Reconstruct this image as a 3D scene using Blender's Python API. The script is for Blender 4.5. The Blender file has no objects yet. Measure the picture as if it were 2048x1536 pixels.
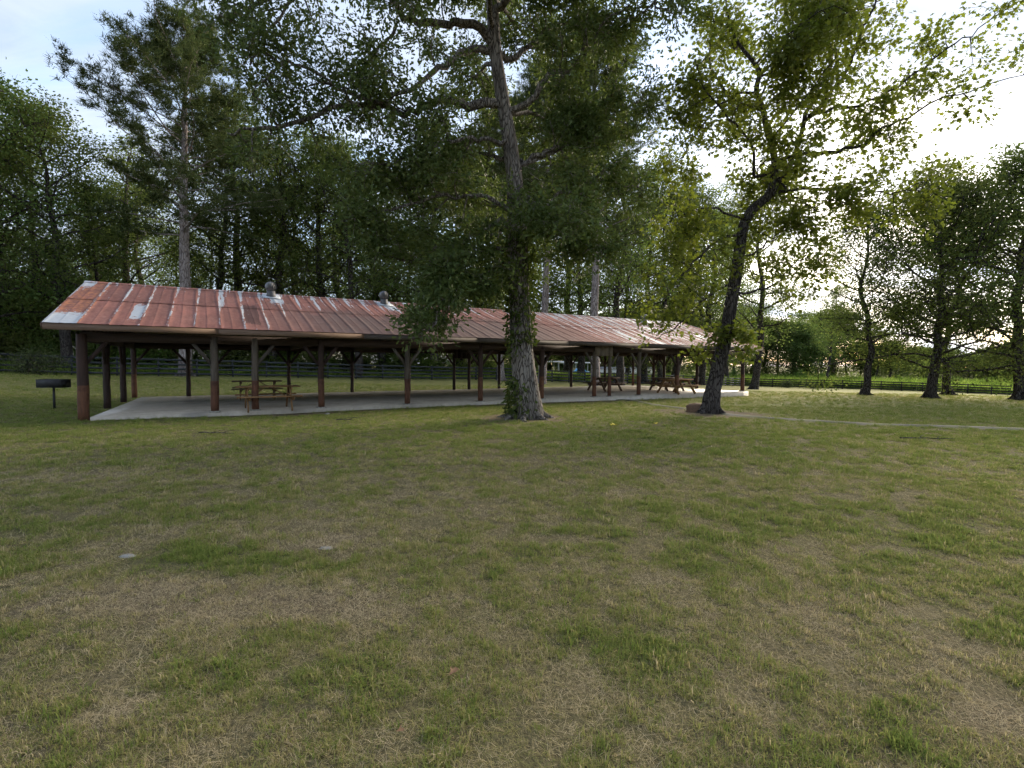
import bpy, math, random
import numpy as np
from mathutils import Matrix, Vector
S = bpy.context.scene
COL = S.collection
R = math.radians

# ------------------------------------------------------------------ camera
PW, PH = 2048, 1536            # the photograph's pixels
FPX, EYE, ROLL = 975.0, 1.6, 0.006
HOR = 736.0 - (2650 - 1024) * ROLL
PITCH = math.atan((768 - HOR) / FPX)
_cp, _sp = math.cos(PITCH), math.sin(PITCH)
c_f = np.array([0, _cp, -_sp]); _u0 = np.array([0, _sp, _cp]); _r0 = np.array([1.0, 0, 0])
c_r = math.cos(ROLL) * _r0 + math.sin(ROLL) * _u0
c_u = -math.sin(ROLL) * _r0 + math.cos(ROLL) * _u0
cam = bpy.data.cameras.new('camera'); cam.sensor_width = 36; cam.lens = 36 * FPX / PW
cam.clip_start = 0.05; cam.clip_end = 4000
camo = bpy.data.objects.new('camera', cam); COL.objects.link(camo)
m = Matrix.Identity(4)
for i in range(3):
    m[i][0] = c_r[i]; m[i][1] = c_u[i]; m[i][2] = -c_f[i]
m[2][3] = EYE
camo.matrix_world = m
S.camera = camo

def ray(u, v): return (u - 1024) / FPX * c_r + (768 - v) / FPX * c_u + c_f
def at(u, v, Y):
    d = ray(u, v); return np.array([0, 0, EYE]) + d * (Y / d[1])

# ------------------------------------------------------------------ sky, sun, exposure
SUN_EL, SUN_AZ = 16.0, 39.0    # degrees; azimuth clockwise from the view axis (+Y)
wd = bpy.data.worlds.new('World'); S.world = wd; wd.use_nodes = True
nt = wd.node_tree; nt.nodes.clear()
def N(t, typ, **kw):
    n = t.nodes.new(typ)
    for k, v in kw.items():
        if k.startswith('i_'):
            key = k[2:]
            n.inputs[int(key) if key.isdigit() else key.replace('_', ' ')].default_value = v
        else: setattr(n, k, v)
    return n
def math_n(t, op, a, b=None, clamp=False):
    n = t.nodes.new('ShaderNodeMath'); n.operation = op; n.use_clamp = clamp
    for i, x in enumerate((a, b)):
        if x is None: continue
        if isinstance(x, (int, float)): n.inputs[i].default_value = x
        else: t.links.new(x, n.inputs[i])
    return n.outputs[0]
def ramp(t, fac, stops, interp='LINEAR'):
    n = t.nodes.new('ShaderNodeValToRGB'); cr = n.color_ramp; cr.interpolation = interp
    while len(cr.elements) < len(stops): cr.elements.new(0.5)
    for e, (p, c) in zip(cr.elements, stops):
        e.position = p; e.color = (c, c, c, 1) if isinstance(c, (int, float)) else tuple(c) + (1,)
    t.links.new(fac, n.inputs[0]); return n.outputs[0]
def mix_c(t, fac, a, b, blend='MIX'):
    n = t.nodes.new('ShaderNodeMix'); n.data_type = 'RGBA'; n.blend_type = blend
    for s, x in ((n.inputs[0], fac), (n.inputs[6], a), (n.inputs[7], b)):
        if isinstance(x, (int, float)): s.default_value = x
        elif isinstance(x, tuple): s.default_value = x + (1,) if len(x) == 3 else x
        else: t.links.new(x, s)
    return n.outputs[2]
sky = N(nt, 'ShaderNodeTexSky', sky_type='NISHITA', sun_disc=False)
sky.sun_elevation = R(SUN_EL); sky.sun_rotation = R(SUN_AZ); sky.altitude = 100
sky.air_density = 1.0; sky.dust_density = 0.7; sky.ozone_density = 1.2
tc = N(nt, 'ShaderNodeTexCoord')
sep = N(nt, 'ShaderNodeSeparateXYZ'); nt.links.new(tc.outputs['Generated'], sep.inputs[0])
zz = math_n(nt, 'ADD', math_n(nt, 'MAXIMUM', sep.outputs[2], 0.0), 0.22)
cmb = N(nt, 'ShaderNodeCombineXYZ')
nt.links.new(math_n(nt, 'DIVIDE', sep.outputs[0], zz), cmb.inputs[0])
nt.links.new(math_n(nt, 'DIVIDE', sep.outputs[1], zz), cmb.inputs[1])
mp = N(nt, 'ShaderNodeMapping'); mp.inputs['Rotation'].default_value = (0, 0, R(35)); mp.inputs['Scale'].default_value = (0.9, 2.0, 1)
mp.inputs['Location'].default_value = (1.7, 0.9, 0)
nt.links.new(cmb.outputs[0], mp.inputs[0])
n1 = N(nt, 'ShaderNodeTexNoise'); n1.inputs['Scale'].default_value = 1.1; n1.inputs['Detail'].default_value = 9
n1.inputs['Roughness'].default_value = 0.58; n1.inputs['Distortion'].default_value = 0.5
nt.links.new(mp.outputs[0], n1.inputs[0])
bw = N(nt, 'ShaderNodeRGBToBW'); nt.links.new(sky.outputs[0], bw.inputs[0])
cl = N(nt, 'ShaderNodeCombineColor')                      # thin cloud: an even veil plus part of the sky's own brightness
for _i, (_k, _c) in enumerate(((.09, 1.68), (.095, 1.88), (.105, 2.25))):
    nt.links.new(math_n(nt, 'ADD', math_n(nt, 'MULTIPLY', bw.outputs[0], _k), _c), cl.inputs[_i])
n2_ = N(nt, 'ShaderNodeTexNoise'); n2_.inputs['Scale'].default_value = 2.3; n2_.inputs['Detail'].default_value = 8; n2_.inputs['Roughness'].default_value = .6; n2_.inputs['Distortion'].default_value = .6
nt.links.new(mp.outputs[0], n2_.inputs[0])
clc = mix_c(nt, 1.0, cl.outputs[0], ramp(nt, n2_.outputs[0], [(.3, (.70, .74, .80)), (.7, (1.12, 1.10, 1.08))]), 'MULTIPLY')   # thicker and thinner cloud
cf = ramp(nt, n1.outputs[0], [(0.36, 0.35), (0.50, 0.78), (0.64, 0.98)])
skc = mix_c(nt, cf, sky.outputs[0], clc)
bg = N(nt, 'ShaderNodeBackground'); nt.links.new(skc, bg.inputs[0]); bg.inputs[1].default_value = 0.12
wo = N(nt, 'ShaderNodeOutputWorld'); nt.links.new(bg.outputs[0], wo.inputs[0])

sl = bpy.data.lights.new('sun', 'SUN'); sl.energy = 5.0; sl.angle = R(45); sl.color = (1, 0.86, 0.68)
so = bpy.data.objects.new('sun', sl); COL.objects.link(so)
sd = Vector((math.sin(R(SUN_AZ)) * math.cos(R(SUN_EL)), math.cos(R(SUN_AZ)) * math.cos(R(SUN_EL)), math.sin(R(SUN_EL))))
so.rotation_euler = sd.to_track_quat('Z', 'Y').to_euler()

vs = S.view_settings
vs.view_transform = 'Standard'; vs.look = 'None'; vs.gamma = 1; vs.use_curve_mapping = False
vs.exposure = 1.98
S.render.engine = 'CYCLES'
S.cycles.max_bounces = 4; S.cycles.diffuse_bounces = 2; S.cycles.glossy_bounces = 2
S.cycles.transmission_bounces = 3; S.cycles.transparent_max_bounces = 4
S.cycles.use_denoising = True; S.cycles.use_adaptive_sampling = True; S.cycles.adaptive_threshold = .018; S.cycles.adaptive_min_samples = 12
S.cycles.caustics_reflective = False; S.cycles.caustics_refractive = False

# ------------------------------------------------------------------ helpers
rs = np.random.RandomState
def norm(a): return a / np.maximum(np.linalg.norm(a, axis=-1, keepdims=True), 1e-9)
def tag(o, label=None, cat=None, group=None, kind=None):
    if label: o['label'] = label
    if cat: o['category'] = cat
    if group: o['group'] = group
    if kind: o['kind'] = kind
    return o
def np_mesh(name, V, F, mat=None, attrs=None, smooth=False):
    """V (n,3); F list of integer arrays (k, size)."""
    me = bpy.data.meshes.new(name)
    V = np.asarray(V, np.float32); F = [np.asarray(f, np.int32) for f in F if len(f)]
    me.vertices.add(len(V)); me.vertices.foreach_set('co', V.ravel())
    sizes = np.concatenate([np.full(len(f), f.shape[1], np.int32) for f in F])
    loops = np.concatenate([f.ravel() for f in F])
    me.loops.add(len(loops)); me.loops.foreach_set('vertex_index', loops)
    me.polygons.add(len(sizes))
    me.polygons.foreach_set('loop_start', np.concatenate([[0], np.cumsum(sizes)[:-1]]).astype(np.int32))
    if smooth: me.polygons.foreach_set('use_smooth', np.ones(len(sizes), bool))
    for k, a in (attrs or {}).items():
        a = np.asarray(a, np.float32)
        at_ = me.attributes.new(k, 'FLOAT', 'POINT'); at_.data.foreach_set('value', a)
    me.update(calc_edges=True); me.validate()
    if mat: me.materials.append(mat)
    return me
def link(name, me, parent=None, loc=None):
    o = bpy.data.objects.new(name, me); COL.objects.link(o)
    if parent: o.parent = parent
    if loc is not None: o.location = tuple(float(x) for x in loc)
    return o
def empty(name, loc=(0, 0, 0), rz=0):
    o = bpy.data.objects.new(name, None); COL.objects.link(o)
    o.location = tuple(float(x) for x in loc); o.rotation_euler = (0, 0, rz); o.empty_display_size = 0.2
    return o
class MB:
    """collects boxes, tubes and loose polygons into one mesh"""
    def __init__(s): s.V = []; s.F = {}; s.n = 0
    def add(s, V, F):
        V = np.asarray(V, float)
        for f in F:
            f = np.asarray(f, int)
            if len(f): s.F.setdefault(f.shape[1], []).append(f + s.n)
        s.V.append(V); s.n += len(V); return s
    def box(s, c, d, rot=None, bev=0.0):
        d = np.asarray(d, float) / 2
        if bev:
            b = min(bev, d.min() * .9); V = []
            for z in (-1, 1):
                for ins in ((b, 0), (0, b)):
                    pass
            # octagonal prism-like bevel on the long edges of z
            ring = [(-d[0] + b, -d[1]), (d[0] - b, -d[1]), (d[0], -d[1] + b), (d[0], d[1] - b), (d[0] - b, d[1]), (-d[0] + b, d[1]), (-d[0], d[1] - b), (-d[0], -d[1] + b)]
            V = [(x, y, -d[2]) for x, y in ring] + [(x, y, d[2]) for x, y in ring]
            q = [(i, (i + 1) % 8, 8 + (i + 1) % 8, 8 + i) for i in range(8)]
            F = [np.array(q), np.array([list(range(7, -1, -1)), list(range(8, 16))])]
        else:
            V = [(x, y, z) for z in (-d[2], d[2]) for x, y in ((-d[0], -d[1]), (d[0], -d[1]), (d[0], d[1]), (-d[0], d[1]))]
            F = [np.array([(3, 2, 1, 0), (4, 5, 6, 7), (0, 1, 5, 4), (1, 2, 6, 5), (2, 3, 7, 6), (3, 0, 4, 7)])]
        V = np.array(V)
        if rot is not None: V = V @ np.array(rot).T
        return s.add(V + np.asarray(c, float), F)
    def bar(s, p0, p1, w, h, up=(0, 0, 1), bev=0.0):
        """board from p0 to p1, w wide (sideways) and h tall (along up)"""
        p0 = np.asarray(p0, float); p1 = np.asarray(p1, float)
        z = p1 - p0; L = np.linalg.norm(z); z = z / L
        x = np.cross(np.asarray(up, float), z); x = x / np.linalg.norm(x); y = np.cross(z, x)
        return s.box((p0 + p1) / 2, (w, h, L), np.stack([x, y, z], 1), bev)
    def tube(s, P, rad, seg=8, cap=True, squash=None):
        V, F = tube(np.asarray(P, float), np.asarray(rad, float), seg)
        if cap:
            k = len(V) // seg
            F = F + [np.array([list(range(seg - 1, -1, -1)), list(range((k - 1) * seg, k * seg))])]
        return s.add(V, F)
    def lathe(s, c, prof, seg=16):
        """prof: (radius, z) pairs"""
        a = np.linspace(0, 2 * np.pi, seg, endpoint=False)
        V = np.concatenate([np.stack([r * np.cos(a), r * np.sin(a), np.full(seg, z)], 1) for r, z in prof]) + np.asarray(c, float)
        k = len(prof); i = np.arange(seg); F = []
        for j in range(k - 1):
            F.append(np.stack([j * seg + i, j * seg + (i + 1) % seg, (j + 1) * seg + (i + 1) % seg, (j + 1) * seg + i], 1))
        F.append(np.array([list(range(seg - 1, -1, -1)), list(range((k - 1) * seg, k * seg))]))
        return s.add(V, F)
    def mesh(s, name, mat, smooth=False, attrs=None):
        return np_mesh(name, np.concatenate(s.V), [np.concatenate(f) for f in s.F.values()], mat, attrs, smooth)
    def build(s, name, mat, parent=None, loc=None, smooth=False):
        return link(name, s.mesh(name, mat, smooth), parent, loc)
def tube(P, rad, seg=8):
    k = len(P); T = np.gradient(P, axis=0) if k > 2 else np.repeat((P[1:] - P[:-1]), 2, 0)
    T = norm(T); ref = np.array([0.31, 0.17, 0.93]) if abs(T[0][2]) < .8 else np.array([1.0, 0.05, 0])
    X = norm(np.cross(T, ref)); Y = np.cross(T, X)
    a = np.linspace(0, 2 * np.pi, seg, endpoint=False)
    V = P[:, None] + rad[:, None, None] * (np.cos(a)[None, :, None] * X[:, None] + np.sin(a)[None, :, None] * Y[:, None])
    i = np.arange(seg); F = np.concatenate([np.stack([j * seg + i, j * seg + (i + 1) % seg, (j + 1) * seg + (i + 1) % seg, (j + 1) * seg + i], 1) for j in range(k - 1)])
    return V.reshape(-1, 3), [F]
def spline(P, n):
    """Catmull-Rom through P (any columns), n points"""
    P = np.asarray(P, float); Q = np.vstack([2 * P[0] - P[1], P, 2 * P[-1] - P[-2]])
    t = np.linspace(0, len(P) - 1 - 1e-6, n); i = t.astype(int); f = (t - i)[:, None]
    a, b, c, d = Q[i], Q[i + 1], Q[i + 2], Q[i + 3]
    return .5 * (2 * b + (c - a) * f + (2 * a - 5 * b + 4 * c - d) * f ** 2 + (3 * b - a - 3 * c + d) * f ** 3)
# value noise on the ground plane
_tab = rs(7).rand(256, 256)
def vnoise(x, y, sc, off=0):
    x = np.asarray(x) / sc + off * 17.3; y = np.asarray(y) / sc + off * 9.1
    i = np.floor(x).astype(int); j = np.floor(y).astype(int); fx = x - i; fy = y - j
    fx = fx * fx * (3 - 2 * fx); fy = fy * fy * (3 - 2 * fy)
    g = lambda a, b: _tab[a & 255, b & 255]
    return (g(i, j) * (1 - fx) + g(i + 1, j) * fx) * (1 - fy) + (g(i, j + 1) * (1 - fx) + g(i + 1, j + 1) * fx) * fy
def fbm(x, y, sc, o=4, off=0): return sum(vnoise(x, y, sc / 2 ** k, off + k) * .5 ** k for k in range(o)) / sum(.5 ** k for k in range(o))
def sstep(a, b, x): t = np.clip((x - a) / (b - a), 0, 1); return t * t * (3 - 2 * t)

# ------------------------------------------------------------------ materials
def newmat(name):
    m = bpy.data.materials.new(name); m.use_nodes = True; t = m.node_tree; t.nodes.clear()
    out = N(t, 'ShaderNodeOutputMaterial'); p = N(t, 'ShaderNodeBsdfPrincipled'); t.links.new(p.outputs[0], out.inputs[0])
    p.inputs['Roughness'].default_value = .8; p.inputs['Specular IOR Level'].default_value = .3
    return m, t, p, out
def noise(t, vec, scale, detail=4, rough=.55, dist=0.0):
    n = N(t, 'ShaderNodeTexNoise'); n.inputs['Scale'].default_value = scale; n.inputs['Detail'].default_value = detail
    n.inputs['Roughness'].default_value = rough; n.inputs['Distortion'].default_value = dist
    if vec is not None: t.links.new(vec, n.inputs[0])
    return n.outputs[0]
def coords(t, scale=(1, 1, 1), out='Object', obj=None):
    c = N(t, 'ShaderNodeTexCoord')
    if obj: c.object = obj
    mp = N(t, 'ShaderNodeMapping'); mp.inputs['Scale'].default_value = scale
    t.links.new(c.outputs[out], mp.inputs[0]); return mp.outputs[0]
def bump(t, p, h, strength=.4, dist=.02):
    b = N(t, 'ShaderNodeBump'); b.inputs['Strength'].default_value = strength; b.inputs['Distance'].default_value = dist
    t.links.new(h, b.inputs['Height']); t.links.new(b.outputs[0], p.inputs['Normal'])

def leaf_mat(name, c0, c1, c2, trans=.35, tcol=(.16, .24, .03), obvar=.25, gloss=False):
    m, t, p, out = newmat(name)
    if not gloss:
        t.nodes.remove(p); p = N(t, 'ShaderNodeBsdfDiffuse')
    a = N(t, 'ShaderNodeAttribute', attribute_name='v')
    oi = N(t, 'ShaderNodeObjectInfo')
    col = ramp(t, a.outputs['Fac'], [(0, c0), (.6, c1), (1, c2)])
    hs = N(t, 'ShaderNodeHueSaturation'); t.links.new(col, hs.inputs['Color'])
    t.links.new(math_n(t, 'ADD', math_n(t, 'MULTIPLY', oi.outputs['Random'], .05), .472), hs.inputs['Hue'])
    t.links.new(math_n(t, 'ADD', math_n(t, 'MULTIPLY', oi.outputs['Random'], obvar), 1 - obvar / 2), hs.inputs['Value'])
    t.links.new(hs.outputs[0], p.inputs[0])
    if gloss: p.inputs['Roughness'].default_value = .6; p.inputs['Specular IOR Level'].default_value = .2
    tr = N(t, 'ShaderNodeBsdfTranslucent')
    t.links.new(mix_c(t, .5, hs.outputs[0], tcol), tr.inputs[0])
    mx = N(t, 'ShaderNodeMixShader'); mx.inputs[0].default_value = trans
    t.links.new(p.outputs[0], mx.inputs[1]); t.links.new(tr.outputs[0], mx.inputs[2]); t.links.new(mx.outputs[0], out.inputs[0])
    return m
M = {}
M['oak_leaf'] = leaf_mat('oak_leaf', (.045, .066, .02), (.08, .105, .03), (.13, .145, .045), .38, (.10, .14, .02), gloss=True)
M['maple_leaf'] = leaf_mat('maple_leaf', (.06, .09, .018), (.09, .13, .024), (.15, .17, .03), .45, (.2, .26, .02), gloss=True)
M['wood_leaf'] = leaf_mat('wood_leaf', (.058, .085, .027), (.105, .138, .042), (.165, .195, .068), .4, (.10, .15, .025), .5)
M['needle'] = leaf_mat('needle', (.05, .07, .03), (.08, .10, .04), (.12, .13, .06), .2, (.08, .12, .03))
M['shrub_leaf'] = leaf_mat('shrub_leaf', (.05, .09, .02), (.09, .15, .028), (.17, .24, .04), .35, (.14, .22, .03), .6)
M['ivy_leaf'] = leaf_mat('ivy_leaf', (.035, .058, .02), (.06, .09, .026), (.09, .115, .035), .15)

def bark(name, c0, c1, c2, sc=7, strength=.8, dist=.04):
    m, t, p, out = newmat(name)
    v = coords(t, (1, 1, .22))
    n = noise(t, v, sc * 2.2, 6, .65, .6)
    vo = N(t, 'ShaderNodeTexVoronoi', feature='DISTANCE_TO_EDGE'); vo.inputs['Scale'].default_value = sc * 1.6; vo.inputs['Randomness'].default_value = 1
    wv = N(t, 'ShaderNodeVectorMath', operation='ADD')
    nn = N(t, 'ShaderNodeTexNoise'); nn.inputs['Scale'].default_value = 5; t.links.new(v, nn.inputs[0])
    t.links.new(v, wv.inputs[0])
    sc_ = N(t, 'ShaderNodeVectorMath', operation='SCALE'); sc_.inputs['Scale'].default_value = .25; t.links.new(nn.outputs['Color'], sc_.inputs[0])
    t.links.new(sc_.outputs[0], wv.inputs[1]); t.links.new(wv.outputs[0], vo.inputs[0])
    e = ramp(t, vo.outputs['Distance'], [(0, 0.0), (.18, 1.0)])
    h = math_n(t, 'ADD', math_n(t, 'MULTIPLY', e, .7), math_n(t, 'MULTIPLY', n, .6))
    col = ramp(t, h, [(.25, c0), (.6, c1), (1.05, c2)])
    big = noise(t, coords(t, (1, 1, .6)), 1.3, 3)
    col = mix_c(t, ramp(t, big, [(.45, 0), (.7, .55)]), col, tuple(x * .55 for x in c1))
    t.links.new(col, p.inputs['Base Color']); p.inputs['Roughness'].default_value = .95; p.inputs['Specular IOR Level'].default_value = .15
    bump(t, p, h, strength, dist); return m
M['oak_bark'] = bark('oak_bark', (.022, .018, .015), (.10, .086, .073), (.21, .188, .165), 9)
M['dark_bark'] = bark('dark_bark', (.010, .008, .007), (.034, .028, .025), (.085, .075, .068), 9)
M['pine_bark'] = bark('pine_bark', (.07, .055, .05), (.20, .165, .155), (.32, .28, .27), 6)
M['twig'] = bark('twig', (.02, .016, .013), (.06, .05, .042), (.11, .10, .09), 10)

def wood(name, c0, c1, rough=.75, stain=None, stain_z=1.0, grain=(9, 9, .8), vary=.3, fade=None):
    m, t, p, out = newmat(name)
    v = coords(t, grain); oi = N(t, 'ShaderNodeObjectInfo')
    ad = N(t, 'ShaderNodeVectorMath', operation='ADD'); t.links.new(v, ad.inputs[0])
    rn = math_n(t, 'MULTIPLY', oi.outputs['Random'], 37.0); cx = N(t, 'ShaderNodeCombineXYZ')
    for i in range(3): t.links.new(rn, cx.inputs[i])
    t.links.new(cx.outputs[0], ad.inputs[1])
    g = noise(t, ad.outputs[0], 2.2, 8, .7, .4)
    col = ramp(t, g, [(.3, c0), (.7, c1)])
    if stain:
        tcn = N(t, 'ShaderNodeTexCoord'); sz = N(t, 'ShaderNodeSeparateXYZ'); t.links.new(tcn.outputs['Object'], sz.inputs[0])
        s2 = ramp(t, g, [(.3, tuple(x * .55 for x in stain)), (.72, tuple(min(1, x * 1.35) for x in stain))])
        k = math_n(t, 'LESS_THAN', math_n(t, 'ADD', sz.outputs[2], math_n(t, 'MULTIPLY', g, .05)), stain_z)
        blot = noise(t, coords(t, (1, 1, 1)), 4, 4)
        s3 = mix_c(t, ramp(t, blot, [(.5, 0), (.68, .75)]), s2, tuple(x * .3 for x in stain))
        col = mix_c(t, k, col, s3)
    hs = N(t, 'ShaderNodeHueSaturation'); t.links.new(col, hs.inputs['Color'])
    t.links.new(math_n(t, 'ADD', math_n(t, 'MULTIPLY', oi.outputs['Random'], vary), 1 - vary / 2), hs.inputs['Value'])
    t.links.new(hs.outputs[0], p.inputs['Base Color']); p.inputs['Roughness'].default_value = rough
    bump(t, p, g, .35, .008); return m
M['post_grey'] = wood('post_grey', (.035, .027, .021), (.13, .105, .083), stain=(.105, .045, .026), stain_z=.97, grain=(14, 14, .8))
M['post_brown'] = wood('post_brown', (.02, .011, .009), (.055, .03, .022), stain=(.12, .052, .028), stain_z=1.0, grain=(14, 14, .8))
M['post_dark'] = wood('post_dark', (.016, .010, .008), (.045, .025, .019), grain=(14, 14, .8))
M['brace_grey'] = wood('brace_grey', (.04, .032, .026), (.12, .10, .083), grain=(14, 14, 1))
M['beam'] = wood('beam', (.018, .011, .008), (.055, .032, .022), grain=(.8, 14, 14))
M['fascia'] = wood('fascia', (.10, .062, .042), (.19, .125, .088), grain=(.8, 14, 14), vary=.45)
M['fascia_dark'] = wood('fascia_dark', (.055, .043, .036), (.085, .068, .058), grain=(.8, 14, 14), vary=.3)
M['siding'] = wood('siding', (.09, .07, .055), (.20, .165, .135), grain=(14, 14, .8))
M['deck'] = wood('deck', (.03, .018, .012), (.075, .045, .028), grain=(6, 1, 6))
M['fence'] = wood('fence', (.018, .021, .023), (.045, .05, .054), grain=(5, 5, 5), vary=.5)
M['fence_brown'] = wood('fence_brown', (.012, .009, .008), (.032, .024, .02), grain=(5, 5, 5), vary=.5)
M['table'] = wood('table', (.13, .07, .03), (.30, .17, .075), grain=(1, 12, 12))
M['table_dark'] = wood('table_dark', (.05, .03, .02), (.13, .08, .05), grain=(1, 12, 12))

def plain(name, c, rough=.6, metal=0.0, var=.25, sc=8):
    m, t, p, out = newmat(name)
    n = noise(t, coords(t), sc, 5)
    t.links.new(ramp(t, n, [(.3, tuple(x * (1 - var) for x in c)), (.7, tuple(min(1, x * (1 + var)) for x in c))]), p.inputs['Base Color'])
    p.inputs['Roughness'].default_value = rough; p.inputs['Metallic'].default_value = metal
    return m
M['grill'] = plain('grill', (.018, .018, .02), .6, 0, .5)
M['galv'] = plain('galv', (.16, .165, .17), .55, .4, .4)
M['galv_dark'] = plain('galv_dark', (.09, .092, .095), .6, .3, .4)
M['flash'] = plain('flash', (.42, .45, .48), .5, .3, .2)
M['white'] = plain('white', (.72, .73, .74), .6, 0, .08, 2)
M['blue'] = plain('blue', (.05, .22, .5), .5, 0, .2)
M['glass'] = plain('glass', (.02, .025, .03), .1)
M['rubber'] = plain('rubber', (.02, .02, .02), .8)
M['stump'] = wood('stump', (.06, .035, .022), (.17, .10, .06), grain=(6, 6, 6))
M['rock'] = plain('rock', (.25, .235, .205), .9, 0, .35, 14)
M['dead_leaf'] = plain('dead_leaf', (.20, .115, .06), .8, 0, .4, 30)
M['yellow_leaf'] = plain('yellow_leaf', (.5, .42, .04), .7, 0, .3, 30)
M['litter'] = plain('litter', (.75, .75, .72), .7, 0, .2, 30)

# ------------------------------------------------------------------ terrain
O = np.array([-11.66, 13.205, 0.0]); ANG = math.atan(0.595)   # pavilion corner post and heading
PD = np.array([math.cos(ANG), math.sin(ANG), 0]); PN = np.array([-math.sin(ANG), math.cos(ANG), 0])
def pav(s, w, z=0): return O + PD * s + PN * w + np.array([0, 0, z])
_ctl = []
def ctl(u, v, Y): _ctl.append(at(u, v, Y))
for p in [(0, 0, 0), (-6, 3, 0), (6, 3, 0), (0, 8, 0), (-9, 9, 0), (9, 9, 0), (-14, 5, .02), (14, 5, -.05), (0, 13, 0), (-20, 0, .05), (20, 0, -.1), (0, -20, 0)]:
    _ctl.append(np.array(p, float))
for s, w, z in [(-1, -1, -.02), (8, -1.2, -.03), (16, -1.2, -.06), (24, -1.2, -.16), (30.3, -.8, -.22), (30.2, 4, -.25), (29.5, 9.5, -.2), (20, 9.5, -.05), (10, 9.5, 0), (0, 9.5, .02), (-1, 4, 0),
                (5, 4, -.12), (12, 4, -.12), (19, 4, -.14), (26, 4, -.22)]:
    _ctl.append(pav(s, w, z))
FL = [(-420, 730.5, 22.5), (0, 747, 31.0), (430, 753, 38.5), (870, 759.5, 48.0), (1160, 765.5, 57.5), (1290, 768, 64), (1400, 770, 72), (1480, 772, 80)]     # fence foot, far run
FR = [(1480, 772, 80), (1610, 775.5, 77.5), (1800, 781.5, 72), (2048, 792, 65), (2400, 806, 58)]
for q in FL + FR: ctl(*q)
for q in [(1730, 790, 30), (1862, 797, 29), (1895, 790, 33), (2040, 800, 28), (1509, 779, 47), (1080, 767, 46), (1003, 761, 50), (2048, 858, 12.5), (1700, 842, 14.6)]: ctl(*q)
for u, v, Y in [(0, 742, 45), (500, 745, 60), (1000, 752, 75), (1500, 757, 110), (2048, 770, 100)]: ctl(u, v, Y)
for a in range(0, 360, 30):
    x, y = 260 * math.sin(R(a)), 260 * math.cos(R(a)); _ctl.append(np.array([x, y, -1.6 - 0.012 * x]))
_C = np.array(_ctl)
def _tps(r2): return .5 * r2 * np.log(np.maximum(r2, 1e-9))
_n = len(_C); _K = _tps(((_C[:, None, :2] - _C[None, :, :2]) ** 2).sum(-1)) + np.eye(_n) * 2.0
_P = np.c_[np.ones(_n), _C[:, :2]]
_w = np.linalg.solve(np.block([[_K, _P], [_P.T, np.zeros((3, 3))]]), np.r_[_C[:, 2], 0, 0, 0])
def gz(x, y):
    x = np.atleast_1d(np.asarray(x, float)); y = np.atleast_1d(np.asarray(y, float)); sh = x.shape
    x = x.ravel(); y = y.ravel(); r = np.hypot(x, y); k = np.minimum(1, 250 / np.maximum(r, 1e-6)); xx, yy = x * k, y * k
    out = np.empty(len(x))
    for i in range(0, len(x), 40000):
        a = xx[i:i + 40000]; b = yy[i:i + 40000]
        r2 = (a[:, None] - _C[None, :, 0]) ** 2 + (b[:, None] - _C[None, :, 1]) ** 2
        out[i:i + 40000] = _tps(r2) @ _w[:_n] + _w[_n] + _w[_n + 1] * a + _w[_n + 2] * b
    out = out + (fbm(x, y, 2.4, 3, 3) - .5) * .05 * np.clip(30 / np.maximum(r, 1), 0, 1)
    return out.reshape(sh)
def gpt(x, y): return np.array([x, y, float(gz(x, y)[0])])
def ground_px(u, Y):
    """the ground point on the photograph's column u at depth Y"""
    d = ray(u, 760); x = d[0] * Y / d[1]; return gpt(x, Y)

def pav_sw(x, y):
    q0 = x - O[0]; q1 = y - O[1]; return q0 * PD[0] + q1 * PD[1], q0 * PN[0] + q1 * PN[1]
def gp(u, v): d = ray(u, v); t = -EYE / d[2]; return (d * t)[:2]
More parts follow.
